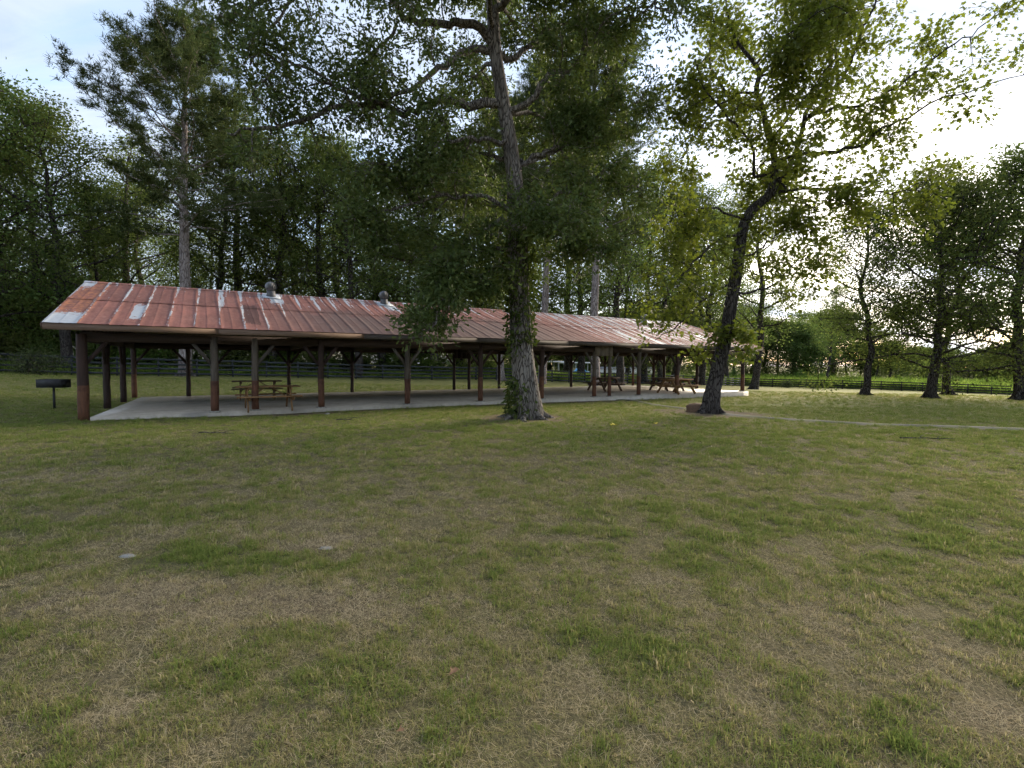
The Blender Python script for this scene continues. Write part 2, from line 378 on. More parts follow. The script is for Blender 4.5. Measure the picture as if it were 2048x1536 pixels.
# patches: pixel, radius across, radius along, strength
_dry = [((470, 1195), 1.1, .42, .55), ((240, 1115), .45, .35, .4), ((600, 1080), .7, .3, .35), ((640, 1100), .35, .2, .35), ((200, 1190), .5, .3, .4), ((900, 1010), 1.6, .9, .18),
        ((120, 955), 1.0, .5, .35), ((1690, 1230), .7, .4, .3), ((1130, 920), 2.2, .6, .15), ((480, 960), 2.2, .8, .15), ((1840, 1290), .5, .3, .25), ((1985, 1450), .35, .2, .5), ((150, 1450), .9, .5, .2), ((1400, 960), 1.6, .7, .15)]
_grn = [((320, 1120), .55, .32, .8), ((60, 1060), .4, .3, .3), ((1980, 1270), .45, .25, .25), ((1500, 1060), 1.2, .6, .12), ((560, 1130), .5, .3, .4), ((1900, 1050), 1.6, .9, .2)]
def fields(x, y):
    """dryness, raised far off to stand in for skylight, and bare-earth share of the lawn"""
    r = np.hypot(x, y)
    dry = .27 * (1 - sstep(7.0, 11.5, y + .05 * x + (fbm(x, y, 3.0, 3, 5) - .5) * 4)) + .15 + .05 * (1 - sstep(3.5, 6.5, y)) + .12 * sstep(11, 20, y)  # last term lightens the far lawn's colour in place of open-sky light
    dry = dry - .07 * sstep(2, 12, x - .15 * y) * (1 - sstep(8, 14, y))
    dry = dry + (fbm(x, y, .22, 4, 1) - .5) * .7 * (1 - .5 * sstep(9, 14, y)) + (fbm(x, y, 3, 3, 2) - .5) * .06
    for L, sg in ((_dry, 1), (_grn, -1)):
        for (u, v), a, b, k in L:
            c = gp(u, v); e = np.exp(-(((x - c[0]) / a) ** 2 + ((y - c[1]) / b) ** 2)); dry = dry + sg * k * e
    s, w = pav_sw(x, y)
    dirt = sstep(.66, .9, dry + (fbm(x, y, .5, 3, 9) - .5) * .6) * .45
    edge = np.exp(-((w + .48 + (fbm(x, y, 1.5, 3, 8) - .5) * .6) / .36) ** 2) * ((s > 2.5) & (s < 21)) * 1.2
    mx, my = MAPLE; rr = np.hypot((x - mx) / 2.0, (y - my) / 1.7); dirt = np.maximum(dirt, sstep(1.25, .55, rr + (fbm(x, y, .6, 3, 4) - .5) * .5) * .85)
    ox, oy = OAK; rr = np.hypot((x - ox) / 1.45, (y - oy) / 1.25); dirt = np.maximum(dirt, sstep(1.2, .6, rr + (fbm(x, y, .5, 3, 6) - .5) * .5) * .7)
    dirt = np.maximum(dirt, edge * sstep(.25, .5, fbm(x, y, 1.2, 3, 12)))
    return np.clip(dry, 0, 1), np.clip(dirt, 0, 1)
OAK = gp(1055, 836); MAPLE = gp(1421, 822)

def axis_pts(lo, hi, dense_lo, dense_hi, d, g=1.22):
    a = list(np.arange(dense_lo, dense_hi, d)); st = d; x = a[-1]
    while x < hi: st *= g; x += st; a.append(x)
    st = d; x = a[0]
    while x > lo: st *= g; x -= st; a.insert(0, x)
    return np.array(a)
gx = axis_pts(-900, 900, -24, 30, .22); gy = axis_pts(-300, 1500, 1.2, 30, .17)
GX, GY = np.meshgrid(gx, gy); GZ = gz(GX, GY)
dry, dirt = fields(GX.ravel(), GY.ravel())
nx, ny = len(gx), len(gy)
i, j = np.meshgrid(np.arange(nx - 1), np.arange(ny - 1)); b = (j * nx + i).ravel()
def lawn_mat():
    m, t, p, out = newmat('lawn')
    a = N(t, 'ShaderNodeAttribute', attribute_name='dry'); d = N(t, 'ShaderNodeAttribute', attribute_name='dirt')
    v = coords(t)
    n1_ = noise(t, v, 14, 6, .7); n2 = noise(t, v, 3.0, 5, .6); n3 = noise(t, v, 55, 3, .7)
    k = math_n(t, 'ADD', a.outputs['Fac'], math_n(t, 'MULTIPLY', math_n(t, 'SUBTRACT', n2, .5), .7))
    k = math_n(t, 'ADD', k, math_n(t, 'MULTIPLY', math_n(t, 'SUBTRACT', n1_, .5), .6))
    col = ramp(t, k, [(0, (.17, .19, .055)), (.3, (.20, .20, .066)), (.6, (.25, .215, .10)), (1, (.32, .25, .15))])
    th = N(t, 'ShaderNodeAttribute', attribute_name='thatch'); col = mix_c(t, math_n(t, 'MULTIPLY', th.outputs['Fac'], .75), col, mix_c(t, n1_, (.075, .064, .035), (.18, .148, .085)))   # brown thatch under the standing blades
    dk = math_n(t, 'MULTIPLY', d.outputs['Fac'], 1.0)
    dk = math_n(t, 'ADD', dk, math_n(t, 'MULTIPLY', math_n(t, 'SUBTRACT', n1_, .5), .5))
    col = mix_c(t, ramp(t, dk, [(.15, 0), (.6, .9)]), col, mix_c(t, n3, (.08, .062, .04), (.24, .185, .12)))
    col = mix_c(t, .75, col, ramp(t, n3, [(.3, .2), (.72, 1.25)]), 'MULTIPLY')
    t.links.new(col, p.inputs['Base Color']); p.inputs['Roughness'].default_value = 1; p.inputs['Specular IOR Level'].default_value = .1
    bump(t, p, math_n(t, 'ADD', n1_, n3), .8, .03); return m
M['lawn'] = lawn_mat()
lawn = link('ground', np_mesh('ground', np.c_[GX.ravel(), GY.ravel(), GZ.ravel()], [np.stack([b, b + 1, b + 1 + nx, b + nx], 1)], M['lawn'], {'dry': dry, 'dirt': dirt, 'thatch': 1 - sstep(11, 19, GY.ravel())}, True))
tag(lawn, 'mown lawn sloping down towards the fence', None, None, 'structure')

# footpath: a thin concrete strip from the slab to the lower right
def path_mat():
    m, t, p, out = newmat('footpath'); v = coords(t); n = noise(t, v, 9, 6, .7); n2 = noise(t, v, 1.4, 4)
    col = ramp(t, n, [(.3, (.09, .085, .062)), (.7, (.15, .14, .11))])
    col = mix_c(t, ramp(t, n2, [(.42, 0), (.6, .9)]), col, (.12, .125, .045))
    t.links.new(col, p.inputs['Base Color']); p.inputs['Roughness'].default_value = .9; bump(t, p, n, .4, .01); return m
M['path'] = path_mat()
pc = [pav(19.3, -.1)[:2], pav(19.6, -.9)[:2]] + [tuple(gp(u, v)) for u, v in ((1310, 806.5), (1400, 818), (1500, 829), (1640, 838.5), (1800, 847), (2048, 858.5), (2300, 868), (2700, 884))]
pl = spline(np.array(pc), 90); tg = norm(np.gradient(pl, axis=0)); nr = np.c_[-tg[:, 1], tg[:, 0]]
rr_ = rs(3); hw = .18 + .06 * np.sin(np.arange(90) * .7) + rr_.rand(90) * .05
V = []
for k in (-1, -.5, 0, .5, 1):
    q = pl + nr * (hw * k)[:, None]; V.append(np.c_[q, gz(q[:, 0], q[:, 1]) + .05 - .05 * abs(k) ** 2])
V = np.stack(V, 1).reshape(-1, 3); ii = (np.arange(89)[:, None] * 5 + np.arange(4)[None]).ravel()
tag(link('footpath', np_mesh('footpath', V, [np.stack([ii, ii + 5, ii + 6, ii + 1], 1)], M['path'], None, True)), 'narrow worn concrete footpath crossing the lawn', None, None, 'structure')

# ------------------------------------------------------------------ pavilion
PAV = empty('picnic_pavilion', O, ANG)
tag(PAV, 'long open picnic pavilion with peeling red metal roof and wooden posts', 'pavilion')
SLAB = .06
def slab_mat():
    m, t, p, out = newmat('slab'); v = coords(t)
    n = noise(t, v, 5, 8, .7); n2 = noise(t, v, .6, 4, .55, .5); n3 = noise(t, coords(t, (.35, 2.2, 1)), 1.1, 5)
    col = ramp(t, n, [(.3, (.33, .285, .225)), (.7, (.50, .44, .36))])
    col = mix_c(t, ramp(t, n2, [(.5, 0), (.72, .65)]), col, (.16, .15, .135))
    t.links.new(col, p.inputs['Base Color'])
    t.links.new(ramp(t, n3, [(.35, .22), (.65, .5)]), p.inputs['Roughness']); p.inputs['Specular IOR Level'].default_value = .5
    bump(t, p, n, .12, .004); return m
M['slab'] = slab_mat()
SEND = lambda w: 29.25 - .085 * w          # the far end runs slightly askew
sp = [(.17, -.16), (29.35, -.16), (SEND(8.5) + .1, 8.5), (.3, 8.6)]
sb = MB()
ns = 60; top = []; 
e1 = [np.array(sp[0]) + (np.array(sp[1]) - np.array(sp[0])) * f for f in np.linspace(0, 1, ns)]
e2 = [np.array(sp[3]) + (np.array(sp[2]) - np.array(sp[3])) * f for f in np.linspace(0, 1, ns)]
rj = rs(4); e1 = np.array(e1) + np.c_[np.zeros(ns), (rj.rand(ns) - .5) * .05]
e2 = np.array(e2)
V = np.r_[np.c_[e1, np.full(ns, SLAB)], np.c_[e2, np.full(ns, SLAB)], np.c_[e1, np.full(ns, -.5)], np.c_[e2, np.full(ns, -.5)]]
k = np.arange(ns - 1)
F = np.r_[np.stack([k, k + 1, ns + k + 1, ns + k], 1), np.stack([2 * ns + k, 2 * ns + k + 1, k + 1, k], 1), np.stack([ns + k, ns + k + 1, 3 * ns + k + 1, 3 * ns + k], 1),
          [[0, ns, 3 * ns, 2 * ns], [ns - 1, 3 * ns - 1, 4 * ns - 1, 2 * ns - 1]]]
slab = link('concrete_slab', np_mesh('concrete_slab', V, [F], M['slab'])); slab.location = tuple(O); slab.rotation_euler = (0, 0, ANG)
tag(slab, 'long pale concrete floor slab under the pavilion', None, None, 'structure')

ZE, ZR, WE, WR = 2.60, 4.27, -.62, 4.2       # eave and ridge height, eave overhang, ridge offset
ZB, HB = 2.12, .26                           # underside and depth of the header beam
def roof_z(w): return ZE + (ZR - ZE) * (1 - abs(w - WR) / (WR - WE))
rp = rs(11)
fr = [0.02, 3.07, 4.16, 6.12, 9.10, 12.10, 15.05, 17.97, 18.89, 20.78, 23.50, 26.33, 29.0]
bk = [0.1, 2.0, 3.06, 6.03, 8.98, 12.0, 14.66, 15.6, 17.6, 20.6, 23.05, 25.95, SEND(8.2) - .15]
ends = [(.06, 2.9), (.1, 5.65), (SEND(3.2) + .1, 3.2), (SEND(5.55), 5.6), (SEND(6.4), 6.45)]
brk = {}
def log_post(name, s, w, rad, zt, mat, z0=None, lean=0.0):
    z0 = SLAB if z0 is None else z0
    k = 9; z = np.linspace(0, zt - z0, k); P = np.c_[(rp.rand(k) - .5) * .018 + lean * z, (rp.rand(k) - .5) * .018, z]; P[0, :2] = 0
    r = rad * (1.04 - .06 * z / z[-1]) * (1 + (rp.rand(k) - .5) * .07)
    b = MB().tube(P, r, 12)
    return b.build(name, mat, PAV, (s, w, z0), True)
def brace(post, s, w, z0, ds, dw, mat, d=.62, lz=ZB):
    """knee brace from the post up to the header"""
    b = MB(); n_ = np.array([ds, dw, 0.0]); off = np.array([s, w, z0])
    a = n_ * .06 + np.array([0, 0, lz - d]) - np.array([0, 0, z0]); e = n_ * (.04 + d * .82) + np.array([0, 0, lz + .03 - z0])
    b.bar(a, e, .10, .085, up=(n_[1], -n_[0], .01), bev=.02)
    b.build('knee_brace', mat, post)
for q, s in enumerate(fr):
    grey = q in (1, 2, 4, 7, 8, 9); pm = M['post_grey'] if grey else M['post_brown']; bm = M['brace_grey'] if grey else M['post_dark']
    rad = [.125, .105, .10, .10, .10, .10, .10, .095, .085, .10, .10, .10, .10][q]
    p_ = log_post('post', s, 0, rad, ZB + .2, pm, SLAB if q else -.05)
    for sg in (-1, 1):
        if (q == 0 and sg < 0) or (q == 12 and sg > 0) or (q == 2 and sg < 0) or (q == 1 and sg > 0) or (q == 7 and sg > 0) or (q == 8 and sg < 0): continue
        brace(p_, s, 0, SLAB if q else -.05, sg, 0, bm)
    if q not in (0,):
        MB().box((0, 0, .012), (rad * 2.9, rad * 2.7, .05), None, .02).build('footing_pad', M['rock'], p_)
for q, s in enumerate(bk):
    w = 8.3 if q < 12 else 8.1
    p_ = log_post('post', s, w, .085 + .01 * (q == 0), ZB + .03, M['post_brown'] if q in (0, 12) else M['post_dark'])
    for sg in (-1, 1):
        if (q == 0 and sg < 0) or (q == 12 and sg > 0) or (q == 6 and sg > 0) or (q == 7 and sg < 0) or (q == 1 and sg > 0) or (q == 2 and sg < 0): continue
        brace(p_, s, w, SLAB, sg, 0, M['post_dark'])
for s, w in ends:
    p_ = log_post('post', s, w, .095, ZB + .03, M['post_dark'])
    for sg in (-1, 1): brace(p_, s, w, SLAB, 0, sg, M['post_dark'])
# header beams: doubled boards between the posts
def beam_run(pts, zc, h, th, mat, off=(0, 0)):
    for a, b_ in zip(pts[:-1], pts[1:]):
        a3 = np.array([a[0] + off[0], a[1] + off[1], zc]); b3 = np.array([b_[0] + off[0], b_[1] + off[1], zc])
        g = norm(b3 - a3) * .002
        MB().bar(a3 + g, b3 - g, th, h).build('header_beam', mat, PAV)
beam_run([(s, 0) for s in (0, 6.12, 12.1, 17.97, 23.5, 29.1)], ZB + HB / 2, HB, .11, M['beam'])
beam_run([(s, 8.3) for s in (0, 6.03, 12.0, 17.6, 23.05, 28.45)], ZB + HB / 2 - .002, HB, .11, M['beam'])
beam_run([(.03, .08), (.06, 2.9), (.1, 5.65), (.1, 8.22)], ZB + HB / 2 - .004, HB, .11, M['beam'])
beam_run([(29.1, .08), (SEND(3.2), 3.2), (SEND(8.2), 8.22)], ZB + HB / 2 - .004, HB, .11, M['beam'])
for s in (6.12, 9.1, 12.1, 15.05, 18, 20.8, 23.5, 26.33, 3.07):          # tie beams across
    MB().bar((s, .07, ZB + HB / 2 + .03), (s, 8.23, ZB + HB / 2 + .03), .09, .2).build('tie_beam', M['beam'], PAV)
# board panels over the paired posts
def siding(a, b_, z0, z1, mat, n):
    a = np.array(a); b_ = np.array(b_)
    for i in range(n):
        f0, f1 = i / n, (i + 1) / n; p0 = a + (b_ - a) * f0; p1 = a + (b_ - a) * f1; c = (p0 + p1) / 2; L = np.linalg.norm(p1 - p0) - .006
        d = norm(b_ - a); rot = np.array([[d[0], -d[1], 0], [d[1], d[0], 0], [0, 0, 1]])
        MB().box((0, 0, 0), (L, .025, z1 - z0 + rp.rand() * .03), rot).build('siding_board', mat, PAV, (c[0], c[1], (z0 + z1) / 2))
siding((17.9, -.12), (18.96, -.12), ZB - .16, ZB + .36, M['siding'], 4)
siding((14.6, 8.2), (15.66, 8.2), ZB - .26, ZB + .25, M['post_dark'], 4)
siding((SEND(5.5) - .1, 5.6), (SEND(6.45) - .1, 6.45), ZB - .26, ZB + .25, M['post_dark'], 4)

# roof: boarded deck, rafters, fascia, two courses of crimped sheets on each slope, ridge cap
L0, L1 = -.62, 29.85
def send_r(w): return L1 - 1.05 * sstep(WE, WR, w) if w <= WR else L1 - 1.05 - .1 * (w - WR) / 5
def sx(s, w):
    k = (s - L0) / (L1 - L0); return L0 + k * (send_r(w) - L0)
WB = 2 * WR - WE
nm = norm(np.array([0, -(ZR - ZE), WR - WE]))
TH = .05
V = []; ks = np.linspace(L0, L1, 24)
for w, dz in ((WE, 0), (WR, 0), (WB, 0), (WB, -TH), (WR, -TH), (WE, -TH)):
    V += [(sx(s, w), w, roof_z(w) - .03 + dz) for s in ks]
n = len(ks); kk = np.arange(n - 1); F = []
for a in range(6):
    b_ = (a + 1) % 6; F.append(np.stack([a * n + kk, a * n + kk + 1, b_ * n + kk + 1, b_ * n + kk], 1))
F.append(np.array([[0, n, 4 * n, 5 * n], [n, 2 * n, 3 * n, 4 * n], [n - 1, 6 * n - 1, 5 * n - 1, 2 * n - 1], [2 * n - 1, 5 * n - 1, 4 * n - 1, 3 * n - 1]]))
ROOF = link('roof', np_mesh('roof_deck', np.array(V), [np.concatenate(F)], M['deck']), PAV)
for i in range(25):
    s = .05 + i * 1.19
    for sd_ in (0, 1):
        w0, w1 = (WE + .06, WR - .03) if sd_ == 0 else (WB - .06, WR + .03)
        p0 = (sx(s, w0), w0, roof_z(w0) - .155); p1 = (sx(s, w0) + (sx(s, w1) - sx(s, w0)), w1, roof_z(w1) - .155)
        MB().bar(p0, p1, .045, .14).build('rafter', M['beam'], ROOF)
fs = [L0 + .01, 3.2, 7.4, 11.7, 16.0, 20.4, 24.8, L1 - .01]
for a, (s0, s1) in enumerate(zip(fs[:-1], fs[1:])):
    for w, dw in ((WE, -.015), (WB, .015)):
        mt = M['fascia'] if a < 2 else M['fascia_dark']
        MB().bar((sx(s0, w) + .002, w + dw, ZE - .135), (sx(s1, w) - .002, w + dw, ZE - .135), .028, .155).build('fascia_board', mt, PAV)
for s_, sgn in ((0, -1), (1, 1)):
    for w0, w1 in ((WE, WR), (WB, WR)):
        p0 = np.array([L0 if not s_ else send_r(w0), w0, roof_z(w0) - .125]); p1 = np.array([L0 if not s_ else send_r(w1), w1, roof_z(w1) - .125])
        p0[0] += sgn * .016; p1[0] += sgn * .016
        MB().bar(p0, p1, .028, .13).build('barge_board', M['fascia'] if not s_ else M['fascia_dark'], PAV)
for s_ in (0.03, None):                                     # boarded gables
    b_ = MB(); nb = 14; wv = np.linspace(0, 8.4, nb + 1)
    for i in range(nb):
        w0, w1 = wv[i] + .004, wv[i + 1] - .004; za, zb_ = roof_z(w0) - .1, roof_z(w1) - .1
        xa, xb = (s_, s_) if s_ is not None else (SEND(w0) - .1, SEND(w1) - .1)
        pts = [(xa, w0, ZB + HB - .01), (xb, w1, ZB + HB - .01), (xb, w1, max(zb_, ZB + HB)), (xa, w0, max(za, ZB + HB))]
        g = MB(); g.add(np.array(pts + [(x + .02, y, z) for x, y, z in pts]), [np.array([(3, 2, 1, 0), (4, 5, 6, 7), (0, 1, 5, 4), (1, 2, 6, 5), (2, 3, 7, 6), (3, 0, 4, 7)])])
        g.build('gable_board', M['post_dark'], PAV)

def roof_mat(obj):
    m, t, p, out = newmat('roof_sheet')
    c = N(t, 'ShaderNodeTexCoord'); c.object = obj
    sp_ = N(t, 'ShaderNodeSeparateXYZ'); t.links.new(c.outputs['Object'], sp_.inputs[0]); X, Y_ = sp_.outputs[0], sp_.outputs[1]
    oi = N(t, 'ShaderNodeObjectInfo')
    def mapn(sc, s, d=5, r=.6, ds=0.0):
        mp = N(t, 'ShaderNodeMapping'); mp.inputs['Scale'].default_value = sc; t.links.new(c.outputs['Object'], mp.inputs[0]); return noise(t, mp.outputs[0], s, d, r, ds)
    up = math_n(t, 'DIVIDE', math_n(t, 'ADD', Y_, .62), 4.82)                    # 0 eave .. 1 ridge
    fine = mapn((1, 1, 1), 9, 6, .65); blot = mapn((1, .5, 1), 1.5, 4); streak = mapn((9, .7, .7), 1.3, 6, .65); band = mapn((.3, 2.4, 2), 1.4, 5, .6, .4)
    col = ramp(t, fine, [(.25, (.145, .066, .053)), (.55, (.205, .096, .078)), (.8, (.275, .145, .122))])
    col = mix_c(t, ramp(t, blot, [(.42, 0), (.7, .6)]), col, (.26, .105, .085))
    hs = N(t, 'ShaderNodeHueSaturation'); t.links.new(col, hs.inputs['Color'])
    t.links.new(math_n(t, 'ADD', math_n(t, 'MULTIPLY', oi.outputs['Random'], .3), .85), hs.inputs['Value']); col = hs.outputs[0]
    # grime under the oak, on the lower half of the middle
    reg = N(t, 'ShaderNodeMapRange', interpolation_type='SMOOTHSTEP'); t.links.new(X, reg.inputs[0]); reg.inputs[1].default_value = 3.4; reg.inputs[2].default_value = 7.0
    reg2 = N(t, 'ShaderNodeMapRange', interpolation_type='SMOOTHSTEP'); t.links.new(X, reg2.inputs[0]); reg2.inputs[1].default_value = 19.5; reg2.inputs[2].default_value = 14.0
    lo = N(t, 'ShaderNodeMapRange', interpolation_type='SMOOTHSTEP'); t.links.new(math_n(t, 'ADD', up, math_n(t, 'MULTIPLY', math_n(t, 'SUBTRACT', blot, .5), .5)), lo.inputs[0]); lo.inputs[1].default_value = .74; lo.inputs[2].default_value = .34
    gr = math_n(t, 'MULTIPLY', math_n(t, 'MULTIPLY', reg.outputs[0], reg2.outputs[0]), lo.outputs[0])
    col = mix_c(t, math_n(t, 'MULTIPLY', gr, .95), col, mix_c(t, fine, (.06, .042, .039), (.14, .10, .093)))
    wea = mapn((2.2, .6, .6), 2.0, 7, .7); col = mix_c(t, ramp(t, wea, [(.46, 0), (.66, .5)]), col, (.10, .045, .036))
    # dark rust bands across
    col = mix_c(t, math_n(t, 'MULTIPLY', ramp(t, band, [(.62, 0), (.70, 1)]), .6), col, (.065, .035, .03))
    # bare metal where the paint came off, strongest beside the seams
    ph = math_n(t, 'FRACT', math_n(t, 'DIVIDE', math_n(t, 'ADD', X, .62), .642))
    seam = ramp(t, ph, [(0, .34), (.05, .27), (.12, .10), (.38, .06), (.48, .06), (.50, .12), (.53, .12), (.56, .0), (.9, .0), (1, .28)])
    zone = ramp(t, math_n(t, 'DIVIDE', X, 30.0), [(0, .02), (.03, .03), (.10, .0), (.13, .10), (.36, .10), (.45, .03), (.55, .06), (.62, .18), (.86, .20), (1, .08)])
    hi = ramp(t, up, [(0, -.04), (.35, .0), (.8, .05), (1, .13)])
    pk = math_n(t, 'ADD', math_n(t, 'ADD', seam, zone), math_n(t, 'ADD', hi, streak))
    fleck = mapn((3, 5, 5), 2.2, 8, .75)
    pk = math_n(t, 'ADD', pk, math_n(t, 'MULTIPLY', math_n(t, 'SUBTRACT', fleck, .5), .75))
    pk = math_n(t, 'SUBTRACT', pk, math_n(t, 'MULTIPLY', gr, .35))
    peel = ramp(t, pk, [(.82, 0), (.89, 1)])
    # a few sheets that lost a whole patch
    def patch(x0, x1, u0, u1, soft=.05):
        f = None
        for src, a, b_ in ((X, x0, x1), (up, u0, u1)):
            jit = math_n(t, 'ADD', src, math_n(t, 'MULTIPLY', math_n(t, 'SUBTRACT', streak if src is X else fleck, .5), .42 if src is X else .5))
            g = math_n(t, 'MULTIPLY', math_n(t, 'GREATER_THAN', jit, a), math_n(t, 'LESS_THAN', jit, b_)); f = g if f is None else math_n(t, 'MULTIPLY', f, g)
        return f
    P_ = None
    for q in ((-.7, .06, -.1, .20), (1.02, 1.30, .12, .44), (-.7, -.3, .84, 1.0), (3.22, 3.37, .5, 1.0), (4.85, 5.3, .70, .9), (9.2, 9.7, .70, .9), (20.3, 20.6, .1, .4), (21.6, 21.9, .0, .3), (23.4, 23.8, .45, .62), (26.4, 27, .3, .42)):
        g = patch(*q); P_ = g if P_ is None else math_n(t, 'MAXIMUM', P_, g)
    peel = math_n(t, 'MAXIMUM', peel, P_)
    metal = mix_c(t, fine, (.27, .29, .31), (.50, .53, .56))
    # orange rust on the first sheet
    col = mix_c(t, math_n(t, 'MULTIPLY', math_n(t, 'LESS_THAN', X, .1), ramp(t, fine, [(.45, 0), (.65, .7)])), col, (.36, .15, .06))
    dkp = patch(3.9, 4.35, .12, .6); col = mix_c(t, math_n(t, 'MULTIPLY', dkp, .8), col, (.055, .03, .028))
    col = mix_c(t, peel, col, metal)
    t.links.new(col, p.inputs['Base Color'])
    t.links.new(ramp(t, peel, [(0, .8), (1, .5)]), p.inputs['Roughness']); p.inputs['Specular IOR Level'].default_value = .14
    t.links.new(math_n(t, 'MULTIPLY', peel, .25), p.inputs['Metallic'])
    bump(t, p, math_n(t, 'ADD', math_n(t, 'MULTIPLY', mapn((1, 1, 1), .9, 3), 1.0), math_n(t, 'MULTIPLY', fine, .15)), .35, .05)
    return m
M['roof'] = roof_mat(PAV)
SW = .642; ncol = 48
slope = math.hypot(WR - WE, ZR - ZE)
prof = [(0, 0), (.012, .016), (.026, 0), (.04, .014), (.052, 0), (.16, 0), (.27, .002), (.315, 0), (.328, .006), (.341, 0), (.45, .002), (.56, 0), (.63, 0), (.645, .012), (.665, .004)]
def sheet_mesh(c, course, back, v):
    u0, u1 = (-.012, .52) if course == 0 else (.50, 1.0)
    rows = np.linspace(u0, u1, 4); V = []; rq = rs(100 + v)
    for a, u in enumerate(rows):
        for x, h in prof:
            w = WE + u * (WR - WE)
            hh = h + (.014 if course else 0) + (rq.rand() - .5) * .004 + (.012 * rq.rand() if a == 0 and h == 0 else 0)
            s = L0 + c * SW + x
            V.append((sx(s, w), w + nm[1] * hh, ZE + u * (ZR - ZE) - .028 + nm[2] * hh + .004))
    V = np.array(V)
    if back: V[:, 1] = 2 * WR - V[:, 1]
    k = len(prof); a = np.concatenate([np.arange(k - 1) + r * k for r in range(3)])
    F = np.stack([a, a + 1, a + 1 + k, a + k], 1)
    if back: F = F[:, ::-1]
    return V, F
for back in (0, 1):
    for c in range(ncol):
        for course in (0, 1):
            V, F = sheet_mesh(c, course, back, c * 4 + course + back * 2)
            V[:, 0] = np.minimum(V[:, 0], [send_r(w) + .03 for w in V[:, 1]])
            if V[:, 0].max() - V[:, 0].min() < .1: continue
            link('roof_sheet', np_mesh('roof_sheet', V, [F], M['roof'], None, False), ROOF)
rc = MB()
for i in range(10):
    s0, s1 = sx(L0 + i * 3.045, WR) - .01, sx(L0 + (i + 1) * 3.045, WR) + .03
    g = MB(); z = ZR + .006 + (i % 2) * .004; V = []
    for s in (s0, s1): V += [(s, WR - .2, z - .066), (s, WR - .02, z + .004), (s, WR + .02, z + .004), (s, WR + .2, z - .066)]
    g.add(np.array(V), [np.array([(0, 4, 5, 1), (1, 5, 6, 2), (2, 6, 7, 3)])]); g.build('ridge_cap', M['roof'], ROOF)
# turbine vents
def turbine(s, w, sc=1.0, squat=False):
    z0 = roof_z(w)
    nk = MB().lathe((0, 0, 0), [(.21, -.1), (.17, .04), (.15, .10), (.15, .20)], 18).build('roof_vent', M['galv_dark'], PAV, (s, w, z0), True)
    if squat:
        MB().lathe((0, 0, 0), [(.17, .19), (.2, .2), (.2, .24), (.205, .26), (.19, .38), (.16, .4)], 18).build('vent_cap', M['galv'], nk, None, True)
    else:
        b_ = MB(); nf = 18
        for i in range(nf):
            a0 = 2 * math.pi * i / nf; Pn = []
            for f in np.linspace(0, 1, 9):
                th = math.pi * (.08 + .84 * f); r = .215 * math.sin(th) ** .75; z = .20 + .17 - .18 * math.cos(th); Pn.append((r, a0 + .35 * f, z))
            V = []
            for r, a, z in Pn: V += [(r * math.cos(a), r * math.sin(a), z), ((r - .03) * math.cos(a + .3), (r - .03) * math.sin(a + .3), z)]
            q = np.arange(8) * 2; b_.add(np.array(V), [np.stack([q, q + 1, q + 3, q + 2], 1)])
        b_.build('turbine_head', M['galv'], nk, None, True)
        MB().lathe((0, 0, 0), [(.02, .18), (.13, .2), (.13, .5), (.09, .55), (.02, .56)], 14).build('turbine_core', M['galv_dark'], nk, None, True)
    a = math.atan2(ZR - ZE, WR - WE); rot = np.array([[1, 0, 0], [0, math.cos(a), -math.sin(a)], [0, math.sin(a), math.cos(a)]])
    MB().box((0, -.08, -.01), (.62, .6, .012), rot).build('flashing', M['flash'], nk)
turbine(4.95, WR - .42); turbine(9.35, WR - .42); turbine(25.0, WR - .38, squat=True)

# ------------------------------------------------------------------ picnic tables
def table(loc, rz, mat, label, first=None):
    t = empty('picnic_table', loc, rz)
    tag(t, label, 'picnic table', 'picnic tables on the slab')
    r_ = rs(int(abs(loc[0] * 100)) % 1000)
    for i in range(5): MB().box((0, -.30 + i * .15, .735 + r_.rand() * .004), (1.83, .138, .038), None).build('tabletop_plank', mat, t)
    for sg in (-1, 1):
        for i in range(2): MB().box((0, sg * (.62 + i * .145), .445), (1.83, .136, .038)).build('seat_plank', mat, t)
    for x in (-.62, .62):
        for sg in (-1, 1):
            MB().bar((x, sg * .72, 0), (x, sg * .22, .715), .04, .12, up=(0, 1, 0)).build('leg', mat, t)
        MB().bar((x + .042, -.76, .375), (x + .042, .76, .375), .04, .10).build('seat_support', mat, t)
        MB().bar((x + .042, -.34, .672), (x + .042, .34, .672), .04, .085).build('top_support', mat, t)
        k = 1 if x > 0 else -1
        MB().bar((x + .02 - k * .04, 0, .36), (x - k * .5, 0, .69), .04, .075, up=(0, 1, 0)).build('diagonal_brace', mat, t)
    return t
def on_slab(u, v): d = ray(u, v); tt = (SLAB - EYE) / d[2]; p_ = np.array([0, 0, EYE]) + d * tt; return p_
ta = on_slab(537, 818); tb = on_slab(515, 797.5)
table((ta[0], ta[1], SLAB), ANG + R(1), M['table'], 'brown picnic table, nearer of the two beside the grey post')
table((tb[0], tb[1], SLAB), ANG - R(2), M['table_dark'], 'brown picnic table, farther of the two beside the grey post')
tcp = on_slab(1209, 781.5); table((tcp[0], tcp[1], SLAB), ANG + R(3), M['table_dark'], 'dark picnic table seen between the two paired posts')
td = on_slab(1352, 786.5); table((td[0], td[1], SLAB), ANG, M['table'], 'tan picnic table at the far end, nearer of the pair')
te = on_slab(1333, 781); table((te[0], te[1], SLAB), ANG - R(3), M['table_dark'], 'dark picnic table at the far end, behind the tan one')

